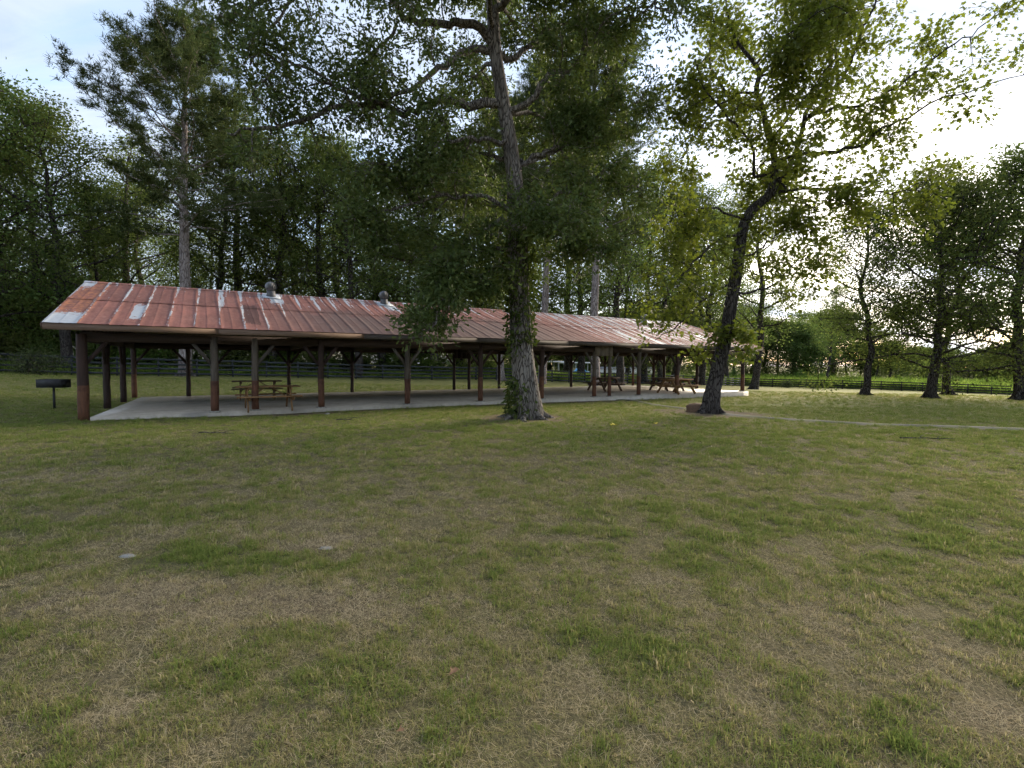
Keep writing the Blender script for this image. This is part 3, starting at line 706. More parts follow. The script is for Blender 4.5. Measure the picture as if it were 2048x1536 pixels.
# ------------------------------------------------------------------ pedestal grills
def grill(loc, rz, label):
    g = empty('pedestal_grill', loc, rz); tag(g, label, 'grill', 'park grills')
    MB().tube([(0, 0, -.1), (0, 0, .70)], [.035, .035], 10).build('pedestal', M['grill'], g, None, True)
    b_ = MB(); L, Wd, Hh, th = .76, .40, .26, .012
    b_.box((0, 0, .706), (L, Wd, .012)); b_.box((0, -Wd / 2 + th / 2, .712 + Hh / 2), (L, th, Hh)); b_.box((0, Wd / 2 - th / 2, .712 + Hh / 2), (L, th, Hh))
    b_.box((-L / 2 + th / 2, 0, .712 + Hh / 2), (th, Wd - 2 * th - .002, Hh)); b_.box((L / 2 - th / 2, 0, .712 + Hh / 2), (th, Wd - 2 * th - .002, Hh)); b_.build('firebox', M['grill'], g)
    c = MB()
    for i in range(9): c.tube([(-.34 + i * .085, -.17, .90), (-.34 + i * .085, .17, .90)], [.006, .006], 5)
    c.build('grate', M['grill'], g)
g1 = gp(109, 818); grill(gpt(*g1), R(4), 'black pedestal grill on the grass beside the corner post')
g2 = on_slab(1386, 779); g2 = pav(SEND(3.6) + .75, 3.7); grill(gpt(g2[0], g2[1]), ANG + R(40), 'small black pedestal grill beyond the far end of the slab')

# ------------------------------------------------------------------ fences
def fence(ctrl, label, mat, spacing, hgt=1.36, seed=1):
    pts = np.array([at(*q)[:2] for q in ctrl]); P = spline(pts, 400)
    d = np.r_[0, np.cumsum(np.linalg.norm(np.diff(P, axis=0), axis=1))]; n = int(d[-1] / spacing)
    q = np.array([np.interp(np.arange(n + 1) * spacing, d, P[:, k]) for k in (0, 1)]).T; z = gz(q[:, 0], q[:, 1]) - .0
    f = empty('rail_fence', (q[0][0], q[0][1], z[0])); tag(f, label, 'fence'); o = np.array([q[0][0], q[0][1], z[0]]); r_ = rs(seed)
    pm = MB().box((0, 0, .6), (.12, .12, hgt + .16), None, .012).mesh('fence_post', mat)
    for a in range(n + 1):
        x = link('fence_post', pm, f, (q[a][0] - o[0], q[a][1] - o[1], z[a] - o[2] + .02)); x.rotation_euler = ((r_.rand() - .5) * .03, (r_.rand() - .5) * .03, math.atan2(*(q[min(a + 1, n)] - q[max(a - 1, 0)])[::-1]))
    for a in range(n):
        A = np.array([q[a][0], q[a][1], z[a]]) - o; B = np.array([q[a + 1][0], q[a + 1][1], z[a + 1]]) - o
        side = norm(np.array([B[1] - A[1], A[0] - B[0], 0])) * .082
        for i in range(4):
            h = .20 + i * .345
            MB().bar(A + side + [0, 0, h + (r_.rand() - .5) * .02], B + side + [0, 0, h + (r_.rand() - .5) * .02], .03, .145).build('rail', mat, f)
    return f
fence(FL[0:], 'dark four-rail fence running behind the pavilion from the far left', M['fence'], 2.42, 1.36, 1)
fence(FR, 'dark brown four-rail fence beyond the lawn on the right', M['fence_brown'], 2.42, 1.36, 2)

# ------------------------------------------------------------------ trees
OAKL = np.array([(0, 0, 0), (.25, .17, .03), (.42, .10, .02), (.66, .26, .05), (.82, .13, .02), (1, 0, -.04), (.82, -.13, .02), (.66, -.26, .05), (.42, -.10, .02), (.25, -.17, .03)])
MAPL = np.array([(0, 0, 0), (.05, .30, .03), (.32, .22, .02), (.42, .52, .05), (.60, .20, .02), (1, 0, -.05), (.60, -.20, .02), (.42, -.52, .05), (.32, -.22, .02), (.05, -.30, .03)])
RHOM = np.array([(0, 0, 0), (.5, .30, .06), (1, 0, 0), (.5, -.30, .06)])
HEXL = np.array([(0, 0, 0), (.35, .24, .05), (.7, .2, .03), (1, 0, -.05), (.7, -.2, .03), (.35, -.24, .05)])
def leaves(C, A, size, tpl, rng, flat=.6, shade=None):
    """C centres, A leaf axes; returns verts, faces, random value per vertex"""
    n = len(C); A = norm(A); nr = norm(np.array([0, 0, 1.0]) * flat + rng.normal(size=(n, 3)) * .6)
    nr = norm(nr - A * (nr * A).sum(1, keepdims=True)); B = np.cross(nr, A)
    sz = size * (.65 + .7 * rng.rand(n)); k = len(tpl)
    V = C[:, None] + sz[:, None, None] * (tpl[None, :, 0, None] * A[:, None] + tpl[None, :, 1, None] * B[:, None] + tpl[None, :, 2, None] * nr[:, None])
    v = rng.rand(n) if shade is None else np.clip(shade + (rng.rand(n) - .5) * .6, 0, 1)
    return V.reshape(-1, 3), [(np.arange(n)[:, None] * k + np.arange(k)[None])], np.repeat(v, k)
class Tree:
    def __init__(s, seed): s.rng = rs(seed); s.wood = MB(); s.thin = MB(); s.sp = []
    def limb(s, P, r0, r1, seg=7, n=None):
        P = np.asarray(P, float); k = n or max(4, len(P)); Q = spline(P, k) if n else P
        f = np.linspace(0, 1, k); s.wood.tube(Q, r0 + (r1 - r0) * f ** .8, seg, cap=True); return Q
    def branch(s, p0, d, L, r0, seg=5, wander=.22, up=.12, n=5, thin=False):
        P = [np.asarray(p0, float)]; d = norm(np.asarray(d, float)); st = L / (n - 1)
        for i in range(n - 1):
            P.append(P[-1] + d * st); d = norm(d + s.rng.normal(size=3) * wander + np.array([0, 0, up]))
        P = np.array(P); (s.thin if thin else s.wood).tube(P, np.linspace(r0, max(r0 * .25, .004), n), seg, cap=False); return P
    def kids(s, P, n, t0=.25, spread=1.0, up=.1, out=.35):
        """n start points and directions along polyline P"""
        t = t0 + (1 - t0) * (np.arange(n) + s.rng.rand(n)) / n; x = t * (len(P) - 1); i = np.minimum(x.astype(int), len(P) - 2); f = (x - i)[:, None]
        p = P[i] * (1 - f) + P[i + 1] * f; T = norm(P[i + 1] - P[i])
        rnd = s.rng.normal(size=(n, 3)) * np.array([1, 1, .65]); rnd = norm(rnd - T * (rnd * T).sum(1, keepdims=True))
        return p, norm(T * out + rnd * spread + np.array([0, 0, up])), t
    def fill(s, P, n1, L1, r1, n2, L2, nsp, up=.1, t0=.25, taper=.45):
        """side branches on P, twigs on those, leaf sprays on the twigs"""
        p, d, t = s.kids(P, n1, t0, up=up)
        for a in range(n1):
            L = L1 * (1 - taper * t[a]) * (.7 + .6 * s.rng.rand()); B = s.branch(p[a], d[a], L, r1, 5, .22, up * .5, 5)
            q, e, tt = s.kids(B, n2, .25, up=up)
            for b_ in range(n2):
                l2 = L2 * (.6 + .7 * s.rng.rand()); Tw = s.branch(q[b_], e[b_], l2, max(.006, r1 * .35), 3, .25, -.02, 4, thin=True)
                for k in range(nsp):
                    f = (k + .6 + .4 * s.rng.rand()) / nsp; c = Tw[0] + (Tw[-1] - Tw[0]) * min(1, f); s.sp.append(np.r_[c, norm(Tw[-1] - Tw[0])])
    def crown(s, per, rad, size, tpl, flat=.6, droop=.25, squash=.6, ext=None):
        S_ = np.array(s.sp); n = len(S_) * per; r_ = s.rng
        off = r_.normal(size=(n, 3)) * rad * np.array([1, 1, squash]); C = np.repeat(S_[:, :3], per, 0) + off
        A = np.repeat(S_[:, 3:], per, 0) * .5 + off / rad * .6 + r_.normal(size=(n, 3)) * .5 - np.array([0, 0, droop])
        tone = np.repeat(np.clip(.45 + r_.normal(size=len(S_)) * .2, 0, 1), per)
        return leaves(C, A, size, tpl, r_, flat, tone)
def thing_tree(name, T, crown, loc, mats, label, group=None, cat='tree', crown_name='crown'):
    t = empty(name, loc); tag(t, label, cat, group); o = np.asarray(loc, float)
    if T.thin.n: T.wood.add(np.concatenate(T.thin.V), [np.concatenate(f) for f in T.thin.F.values()])
    wm = T.wood.mesh('trunk', mats[0], True); wm.transform(Matrix.Translation((-o[0], -o[1], -o[2]))); link('trunk', wm, t)
    V, F, v = crown; link(crown_name, np_mesh(crown_name, V - o, F, mats[1], {'v': v}), t)
    return t
def flare(T, foot, r, rng, n=6, L=.7):
    for i in range(n):
        a = 2 * math.pi * (i + rng.rand() * .6) / n; l = L * (.6 + .8 * rng.rand())
        p = [foot + np.array([math.cos(a) * r * .45, math.sin(a) * r * .45, .42]), foot + np.array([math.cos(a) * r * .95, math.sin(a) * r * .95, .12]), foot + np.array([math.cos(a) * (r + l * .5), math.sin(a) * (r + l * .5), .01]), foot + np.array([math.cos(a + .2) * (r + l), math.sin(a + .2) * (r + l), -.06])]
        T.wood.tube(spline(p, 8), np.linspace(r * .45, .03, 8), 7)

# --- the big oak in front of the pavilion
YO = float(OAK[1])
def opx(L, Y0, Y1=None): Y1 = Y0 if Y1 is None else Y1; return np.array([at(u, v, Y0 + (Y1 - Y0) * k / max(1, len(L) - 1)) for k, (u, v) in enumerate(L)])
T = Tree(21); foot = gpt(*OAK)
tr = [(1056, 836), (1053, 800), (1047, 740), (1043, 690), (1040, 620), (1037, 520), (1034, 430), (1028, 350), (1017, 270), (1003, 190), (990, 100), (984, 10), (974, -110), (968, -240), (975, -350)]
TP = spline(opx(tr, YO), 40); TP[0, 2] -= .15
trr = np.interp(np.linspace(0, 1, 40), np.linspace(0, 1, 15), [.50, .40, .345, .315, .30, .285, .265, .23, .205, .19, .178, .165, .12, .08, .03])
k_ = 18; V, F = tube(TP, trr * (1 + (rs(2).rand(40) - .5) * .05), k_)
an = np.tile(np.arange(k_), 40); wob = 1 + .05 * np.sin(an * 2 * np.pi / k_ * 3 + np.repeat(np.arange(40), k_) * .25); ctr = np.repeat(TP, k_, 0); T.wood.add(ctr + (V - ctr) * wob[:, None], F)
flare(T, foot, .42, T.rng, 7, .55)
def tr_at(v): k = np.argmin([abs(a[1] - v) for a in tr]); return tr[k]
O_LIMBS = [  # pixels, depth at the start and the end, radii
    ([(988, 95), (956, 55), (905, 47), (847, 49), (814, 36), (788, 7), (750, -50), (700, -80)], YO, YO - 1.5, .13, .04),
    ([(799, 40), (759, 87), (723, 142), (690, 200)], YO - 1, YO - 1.8, .05, .02),
    ([(985, 100), (945, 97), (920, 113), (883, 138), (832, 171), (780, 195), (700, 190), (640, 150)], YO, YO - 2.2, .11, .03),
    ([(1003, 205), (960, 210), (920, 204), (876, 200), (847, 215), (807, 224), (759, 211), (723, 204), (668, 215), (590, 251), (510, 255), (455, 268)], YO, YO - 2.5, .14, .03),
    ([(1029, 343), (1047, 321), (1087, 306), (1120, 292), (1160, 284), (1175, 245), (1215, 215)], YO, YO + 1, .09, .02),
    ([(1036, 440), (1080, 419), (1120, 390), (1153, 368), (1179, 361), (1240, 368), (1290, 380)], YO, YO + .8, .08, .02),
    ([(1010, 225), (1062, 197), (1102, 149), (1150, 128), (1197, 55), (1260, 10)], YO, YO - .5, .10, .03),
    ([(992, 110), (1036, 109), (1100, 60), (1180, 30), (1250, 60)], YO, YO + 1.5, .10, .03),
    ([(985, 20), (1015, 0), (1060, -60), (1150, -110), (1240, -90)], YO, YO - 1, .12, .03),
    ([(1018, 280), (985, 281), (942, 279), (880, 290), (800, 320), (730, 330)], YO, YO - 2, .07, .02),
    ([(1024, 325), (1000, 317), (960, 306), (912, 303), (850, 330), (790, 380)], YO, YO + 1.5, .07, .02),
    ([(1036, 470), (1000, 441), (949, 470), (890, 490), (820, 520), (760, 500)], YO, YO - 1.0, .07, .02),
    ([(1036, 445), (989, 397), (930, 390), (860, 400), (770, 420), (700, 450)], YO, YO - 2.0, .07, .02),
    ([(1038, 500), (970, 500), (925, 520), (895, 560), (872, 610), (870, 650)], YO, YO - 2.8, .06, .012),
    ([(1038, 520), (1000, 530), (960, 550), (920, 575), (870, 590)], YO, YO - 1.6, .05, .012),
    ([(1036, 480), (1085, 470), (1130, 470), (1180, 500), (1220, 520)], YO, YO - .6, .05, .014),
    ([(1030, 370), (1070, 400), (1100, 430), (1150, 470)], YO, YO - 2, .06, .014),
    ([(980, -60), (900, -100), (800, -120), (640, -60), (520, 10), (440, 50)], YO, YO - 2.5, .10, .02),
    ([(700, -80), (600, -10), (540, 60), (500, 130)], YO - 1.5, YO - 2.5, .05, .02),
    ([(640, 150), (580, 120), (540, 150), (505, 190)], YO - 2.2, YO - 2.6, .04, .015),
    ([(975, -120), (1080, -160), (1200, -180), (1290, -60), (1310, 20)], YO, YO - 1.5, .09, .02)]
OPL = []; OTHIN = (0, 1, 2, 3, 17, 18, 19)
for L, a, b_, r0, r1 in O_LIMBS:
    P = spline(opx(L, a, b_), len(L) * 3); P[1:-1] += T.rng.normal(size=(len(P) - 2, 3)) * .045
    T.wood.tube(P, np.linspace(r0, r1, len(P)), 8); OPL.append(P)
for q in range(14):                          # limbs towards and away from the viewer
    k = 14 + int(24 * q / 14); a = [1, -1][q % 2] * (R(90) + T.rng.normal() * .55); d = np.array([math.cos(a), math.sin(a), .25 + .4 * T.rng.rand()])
    if math.sin(a) < 0 and k < 27: continue
    OPL.append(T.branch(TP[k], d, (2.6 if math.sin(a) < 0 else 4.2) + 1.2 * T.rng.rand(), .07, 6, .16, .02, 8))
for q, P in enumerate(OPL):
    L = np.linalg.norm(np.diff(P, axis=0), axis=1).sum()
    low = P[:, 2].mean() < 7
    T.fill(P, int((3 if q in OTHIN else 5) + L * (1.5 if q in OTHIN else 2.2)), (.6 if q in (13, 14) else 1.2), .026, 5 if q in OTHIN else 6, .52, 2, up=.05, t0=.3, taper=.3)
oak = thing_tree('oak_tree', T, T.crown(23, .155, .125, OAKL, .5, .25, .8), foot, (M['oak_bark'], M['oak_leaf']), 'large oak with thick grey trunk standing before the pavilion')
for c in oak.children:
    if c.name.startswith('trunk'): c['label'] = 'thick furrowed grey trunk with dark crooked limbs'
# ivy on its trunk
rv = rs(5); C = []; A = []
for k, (v0, v1, n, sp_) in enumerate([(470, 690, 1500, .16), (760, 826, 300, .10), (690, 720, 40, .08)]):
    for i in range(n):
        v = v0 + (v1 - v0) * rv.rand() ** 1.1; j = np.interp(v, [q[1] for q in tr[::-1]], np.arange(len(tr))[::-1]) / (len(tr) - 1) * 39
        c = TP[int(j)] + (TP[min(39, int(j) + 1)] - TP[int(j)]) * (j % 1); r = trr[int(j)]
        a = rv.rand() * 2 * math.pi if k == 0 else R(-150) + rv.normal() * .5
        o_ = np.array([math.cos(a), math.sin(a), 0]); C.append(c + o_ * (r + .02 + abs(rv.normal()) * sp_ * (1 if v < 620 or k else .35))); A.append(o_ * .5 + rv.normal(size=3) * .5 - [0, 0, .6])
V, F, vv = leaves(np.array(C), np.array(A), .13, HEXL, rv, .1)
ivy = empty('ivy_vine', foot); tag(ivy, 'dark green ivy climbing the trunk of the big oak', 'ivy')
link('leaves', np_mesh('ivy_leaves', V - foot, F, M['ivy_leaf'], {'v': vv}), ivy)
b_ = MB()
for k in range(4):
    a = R(-90 + k * 35 - 50); P = np.array([TP[j] + np.array([math.cos(a + .12 * math.sin(j)), math.sin(a + .12 * math.sin(j)), 0]) * (trr[j] + .012) for j in range(8, 20)]); b_.tube(P - foot, np.full(len(P), .014), 6)
b_.build('vine_stem', M['twig'], ivy, None, True)

# --- the leaning maple
YM = float(MAPLE[1]); T = Tree(33); foot = gpt(*MAPLE)
mt_ = [(1421, 824), (1424, 790), (1436, 740), (1447, 690), (1457, 640), (1465, 590), (1474, 540), (1485, 460), (1504, 420), (1537, 391), (1550, 347), (1545, 292), (1534, 263), (1526, 219), (1512, 183), (1519, 146), (1504, 120), (1475, 84), (1455, 30), (1450, -40)]
MP = spline(opx(mt_, YM, YM + .4), 46); MP[0, 2] -= .15
mr = np.interp(np.linspace(0, 1, 46), np.linspace(0, 1, 20), [.34, .275, .245, .23, .215, .205, .195, .175, .16, .14, .12, .10, .095, .09, .085, .075, .065, .05, .035, .015])
V, F = tube(MP, mr * (1 + (rs(6).rand(46) - .5) * .08), 14); T.wood.add(V, F)
flare(T, foot, .30, T.rng, 5, .35)
M_LIMBS = [
    ([(1540, 392), (1578, 330), (1610, 237), (1629, 190), (1650, 153), (1665, 106), (1643, 55), (1610, 0), (1600, -60)], YM + .3, YM + 1, .09, .02),
    ([(1612, 240), (1640, 210), (1665, 183), (1698, 128), (1720, 66), (1742, 29), (1753, -10), (1770, -80)], YM + .4, YM - .5, .07, .02),
    ([(1548, 330), (1596, 310), (1665, 303), (1713, 296), (1742, 281), (1757, 263), (1804, 241), (1870, 204), (1935, 183), (2048, 150)], YM + .2, YM - 2.2, .075, .012),
    ([(1615, 232), (1660, 219), (1713, 212), (1775, 186), (1830, 146), (1899, 95), (1954, 62), (2030, 4)], YM + .3, YM - 2.0, .06, .010),
    ([(1545, 388), (1578, 380), (1650, 380), (1702, 369), (1756, 361)], YM, YM - 1, .06, .022),
    ([(1650, 378), (1720, 380), (1771, 387), (1837, 380), (1899, 391)], YM - .5, YM - 1, .03, .01),
    ([(1600, 378), (1643, 369), (1702, 350), (1760, 343)], YM, YM + .6, .03, .008),
    ([(1550, 345), (1510, 350), (1505, 290), (1450, 230), (1410, 180), (1390, 120)], YM + .3, YM - 1, .06, .015),
    ([(1526, 222), (1470, 200), (1430, 150), (1420, 90), (1440, 30)], YM + .4, YM + .6, .05, .012),
    ([(1515, 185), (1470, 190), (1420, 230), (1380, 290), (1360, 330)], YM + .4, YM - .6, .045, .012),
    ([(1519, 150), (1560, 110), (1590, 60), (1580, -20)], YM + .4, YM + .2, .045, .012),
    ([(1484, 470), (1440, 480), (1400, 510), (1360, 560), (1320, 610)], YM, YM - 1.4, .05, .010),
    ([(1470, 560), (1420, 590), (1380, 630), (1340, 660), (1310, 680)], YM, YM - 1.0, .04, .008),
    ([(1495, 440), (1440, 420), (1390, 420), (1350, 450), (1335, 500)], YM, YM + .8, .045, .012),
    ([(1460, 620), (1475, 640), (1490, 670), (1485, 700)], YM, YM - .5, .02, .006),
    ([(1455, 640), (1440, 650), (1420, 680), (1410, 700)], YM, YM - .4, .02, .006),
    ([(1478, 520), (1520, 500), (1550, 470), (1590, 450), (1610, 480)], YM, YM - .5, .04, .010),
    ([(1468, 585), (1510, 585), (1560, 560), (1600, 520), (1650, 500)], YM, YM - .8, .045, .010),
    ([(1552, 350), (1600, 400), (1640, 420), (1700, 400)], YM, YM - 1.2, .035, .010)]
for q, (L, a, b_, r0, r1) in enumerate(M_LIMBS):
    P = spline(opx(L, a, b_), len(L) * 3); P[1:-1] += T.rng.normal(size=(len(P) - 2, 3)) * .035
    T.wood.tube(P, np.linspace(r0, r1, len(P)), 7); L_ = np.linalg.norm(np.diff(P, axis=0), axis=1).sum()
    if q in (4, 6): T.fill(P, 2, .7, .014, 3, .4, 1, up=.1, t0=.4); continue
    sm = q in (14, 15)
    if q == 12: T.fill(P, int(3 + L_ * .9), .8, .014, 4, .45, 1, up=.03, t0=.3); continue
    T.fill(P, int((1 if sm else 4) + L_ * (1.35 if q not in (2, 3) else 1.1)), 1.45 if not sm else .35, .018, 6, .65 if not sm else .3, 2, up=.03, t0=.3 if q not in (2, 3) else .2, taper=.35)
for q in range(9):
    k = 20 + int(2.5 * q); a = [1, -1][q % 2] * (R(90) + T.rng.normal() * .6); P = T.branch(MP[k], (math.cos(a), math.sin(a), .3), 2.0 + T.rng.rand(), .04, 6, .18, .02, 7); T.fill(P, 8, 1.3, .016, 6, .6, 2, up=.03, t0=.25)
thing_tree('maple_tree', T, T.crown(14, .165, .13, MAPL, .9, .15, .75), foot, (M['dark_bark'], M['maple_leaf']), 'dark leaning maple with bright green leaves beside the footpath')

# --- generic trees: one mesh of each kind, about 20 m tall, base at the origin
PROTO = {}
def proto_hardwood(key, seed, H=20, cb=.22, rad=5.2, nl=26, lean=.3, tr_r=.36, leaf=.18, per=24, fork=0, mat='wood_leaf', bmat='dark_bark', spray=.37, top=.9):
    T = Tree(seed); r_ = T.rng; k = 12; z = np.linspace(-.3, H * top, k); P = np.c_[np.cumsum(r_.normal(size=k)) * lean * .35, np.cumsum(r_.normal(size=k)) * lean * .35, z]; P -= np.array([P[0, 0], P[0, 1], 0])
    Q = spline(P, 24); T.wood.tube(Q, np.interp(np.linspace(0, 1, 24), [0, .02, .06, .5, 1], [tr_r * 1.6, tr_r * 1.25, tr_r, tr_r * .62, .04]), 9); flare(T, np.array([0, 0, 0.]), tr_r * 1.2, r_, 5, .35)
    for i in range(nl):
        f = cb + (1 - cb) * (i + r_.rand() * .8) / nl; x = f * 23 * .99; j = min(22, int(x)); p = Q[j] + (Q[j + 1] - Q[j]) * (x - j); g = (f - cb) / (1 - cb)
        env = rad * (math.sin(math.pi * min(1, .22 + .78 * g)) ** .7 * .95 + .12) * (.7 + .55 * r_.rand()); a = i * 2.4 + r_.rand() * .8
        B = T.branch(p, (math.cos(a), math.sin(a), .15 + .8 * g), env, tr_r * (.30 - .15 * g), 5, .17, .05, 7)
        T.fill(B, 6, env * .42, .03, 4, .9, 1, up=.06, t0=.28, taper=.35)
        T.sp.append(np.r_[B[-1], norm(B[-1] - B[-2])])
    V, F, v = T.crown(per, spray, leaf, RHOM, .5, .25, .65); T.wood.add(np.concatenate(T.thin.V), [np.concatenate(f) for f in T.thin.F.values()])
    PROTO[key] = (T.wood.mesh('trunk', M[bmat], True), np_mesh('crown', V, F, M[mat], {'v': v}), H)
def needles(C, A, rng, L=.34, per=15):
    n = len(C) * per; c = np.repeat(C, per, 0); a = norm(np.repeat(A, per, 0) * .7 + rng.normal(size=(n, 3)) * .75 + [0, 0, .15]); sd_ = norm(np.cross(a, rng.normal(size=(n, 3)))) * .02
    l = L * (.7 + .5 * rng.rand(n))[:, None]; c = c + rng.normal(size=(n, 3)) * .07
    V = np.stack([c - sd_, c + sd_, c + a * l], 1).reshape(-1, 3); return V, [np.arange(n * 3).reshape(n, 3)], np.repeat(np.clip(.4 + rng.normal(size=n) * .25, 0, 1), 3)
def proto_pine(key, seed, H=26, cb=.42, rad=5.0, nl=62, lean=.25, tr_r=.34):
    T = Tree(seed); r_ = T.rng; k = 10; z = np.linspace(-.3, H * .97, k); P = np.c_[np.cumsum(r_.normal(size=k)) * lean * .3, np.cumsum(r_.normal(size=k)) * lean * .3, z]; P -= np.array([P[0, 0], P[0, 1], 0])
    Q = spline(P, 30); T.wood.tube(Q, np.interp(np.linspace(0, 1, 30), [0, .02, .08, .5, 1], [tr_r * 1.35, tr_r * 1.1, tr_r, tr_r * .68, .03]), 10); flare(T, np.array([0, 0, 0.]), tr_r * 1.1, r_, 5, .25); tips = []
    for i in range(nl):
        f = cb + (.985 - cb) * ((i + r_.rand() * .8) / nl) ** .9; x = f * 29; j = min(28, int(x)); p = Q[j] + (Q[j + 1] - Q[j]) * (x - j); g = (f - cb) / (1 - cb)
        L = rad * (.45 + .75 * math.sin(math.pi * min(1, .25 + .72 * g))) * (.55 + .7 * r_.rand()); a = i * 2.4 + r_.rand()
        B = T.branch(p, (math.cos(a), math.sin(a), .12 + .75 * g), L, .055 * (1.2 - g * .6), 5, .14, .05, 7); q, e, t_ = T.kids(B, 11, .24, up=.2, out=.6)
        for b_ in range(11):
            Tw = T.branch(q[b_], e[b_], (.5 + .9 * (1 - t_[b_])) * (.7 + .6 * r_.rand()), .014, 3, .2, .08, 4, thin=True)
            for c in (Tw[1], Tw[2], Tw[3]): 
                for _ in range(3): tips.append(np.r_[c + r_.normal(size=3) * .17, norm(Tw[-1] - Tw[0] + [0, 0, .2])])
    S_ = np.array(tips); V, F, v = needles(S_[:, :3], S_[:, 3:], r_); T.wood.add(np.concatenate(T.thin.V), [np.concatenate(f) for f in T.thin.F.values()])
    PROTO[key] = (T.wood.mesh('trunk', M['pine_bark'], True), np_mesh('crown', V, F, M['needle'], {'v': v}), H)
proto_hardwood('a', 41, rad=5.4); proto_hardwood('b', 42, rad=4.6, cb=.18, nl=28, lean=.5); proto_hardwood('c', 43, cb=.30, rad=5.0, lean=.6)
proto_hardwood('d', 44, rad=4.0, cb=.12, nl=30, tr_r=.26); proto_hardwood('e', 45, cb=.35, rad=4.6, nl=22, lean=.5, tr_r=.3)
proto_hardwood('g', 47, H=14, cb=.14, rad=5.6, nl=44, lean=.3, tr_r=.28, leaf=.16, per=26, spray=.36)       # lawn trees on the right
proto_hardwood('h', 48, H=14, cb=.30, rad=4.2, nl=32, lean=.4, tr_r=.24, leaf=.15, per=22, spray=.33)
proto_hardwood('f', 49, H=12, cb=.03, rad=6.0, nl=40, tr_r=.25, leaf=.26, per=26, spray=.55)       # low bushy edge of a wood
proto_pine('p', 51, cb=.42); proto_pine('q', 52, cb=.5, rad=4.0, nl=46)
def proto_bush(key, seed, mat, leaf=.16, h=1.8, n=9):
    T = Tree(seed); r_ = T.rng
    for i in range(n):
        a = r_.rand() * 6.28; B = T.branch((r_.normal() * .15, r_.normal() * .15, -.05), (math.cos(a) * .7, math.sin(a) * .7, .9 + r_.rand()), h * (.6 + .5 * r_.rand()), .02, 4, .2, .0, 6); T.fill(B, 6, .8, .01, 4, .45, 1, up=.15, t0=.12)
    V, F, v = T.crown(9, .22, leaf, RHOM, .5, .2, .8); T.wood.add(np.concatenate(T.thin.V), [np.concatenate(f) for f in T.thin.F.values()])
    PROTO[key] = (T.wood.mesh('stem', M['twig'], True), np_mesh('foliage', V, F, M[mat], {'v': v}), h)
proto_bush('s1', 61, 'shrub_leaf'); proto_bush('s2', 62, 'shrub_leaf', .13, 1.2, 7); proto_bush('s3', 63, 'wood_leaf', .2, 2.6, 9)
proto_bush('s4', 64, 'needle', .10, 1.3, 10)
rt = rs(77)
def plant(name, key, loc, h, w=None, label='', group=None, cat='tree', rz=None, tilt=(0, 0)):
    wm, cm, H = PROTO[key]; t = empty(name, loc, rt.rand() * 6.28 if rz is None else rz); t.rotation_euler[0], t.rotation_euler[1] = tilt
    k = h / H; w = k if w is None else w; t.scale = (w, w, k); tag(t, label, cat, group)
    link(wm.name.split('.')[0], wm, t); link(cm.name.split('.')[0], cm, t); return t
def plant_px(name, key, u, Y, topv, wk=1.0, **kw):
    """stand a tree on column u at depth Y with its top at row topv"""
    g = ground_px(u, Y); h = at(u, topv, Y)[2] - g[2]; k = h / PROTO[key][2]; return plant(name, key, g, h, k * wk, **kw)
# named ones
plant_px('pine_tree', 'p', 371, 38, 52, 1.25, label='tall pine with a pale bare lower trunk behind the left half of the roof', rz=2.1, tilt=(0, R(-1.2)))
plant_px('pine_tree', 'q', 1003, 50, 200, 1.0, label='pine with pale trunk behind the fence line, just left of the oak trunk', rz=.6)
plant_px('pine_tree', 'q', 1083, 45, 150, 1.0, label='pine with pale straight trunk directly right of the oak trunk', rz=3.9, tilt=(0, R(-.8)))
plant_px('pine_tree', 'p', 1191, 42, 75, 1.0, label='tall pine with pale trunk rising behind the paired posts', rz=4.4, tilt=(0, R(.6)))
plant_px('hardwood_tree', 'c', 1238, 47, 300, 1.0, label='dark trunked hardwood behind the slab, right of the tall pine', rz=1.0)
plant_px('hardwood_tree', 'c', 1507, 46, 330, .9, label='grey trunked hardwood past the far end of the pavilion, behind the maple', rz=2.6, tilt=(0, R(-2)))
plant_px('hardwood_tree', 'h', 1730, 30, 400, 1.0, label='slender open-crowned tree, first on the lawn right of the maple', rz=.4, tilt=(0, R(-1.5)))
plant_px('hardwood_tree', 'g', 1862, 29, 345, 1.0, label='broad dark lawn tree in front of the sunset, nearer of a close pair', rz=5.0)
plant_px('hardwood_tree', 'h', 1897, 33, 400, 1.1, label='lawn tree with thin dark trunk, farther of the close pair', rz=3.3)
plant_px('hardwood_tree', 'g', 2043, 28, 285, 1.0, label='broad dark lawn tree cut by the right edge of the picture', rz=1.7)
plant_px('hardwood_tree', 'e', 1655, 92, 560, .8, label='thin pale trunked tree standing in the weeds beyond the right fence', rz=1.2)
plant_px('hardwood_tree', 'b', -70, 35, 85, 1.15, label='big dark tree at the left edge of the picture', rz=.9)
plant_px('hardwood_tree', 'c', 128, 37, 185, 1.0, label='hardwood with leaning dark trunk left of the tall pine', rz=3.0, tilt=(0, R(3)))
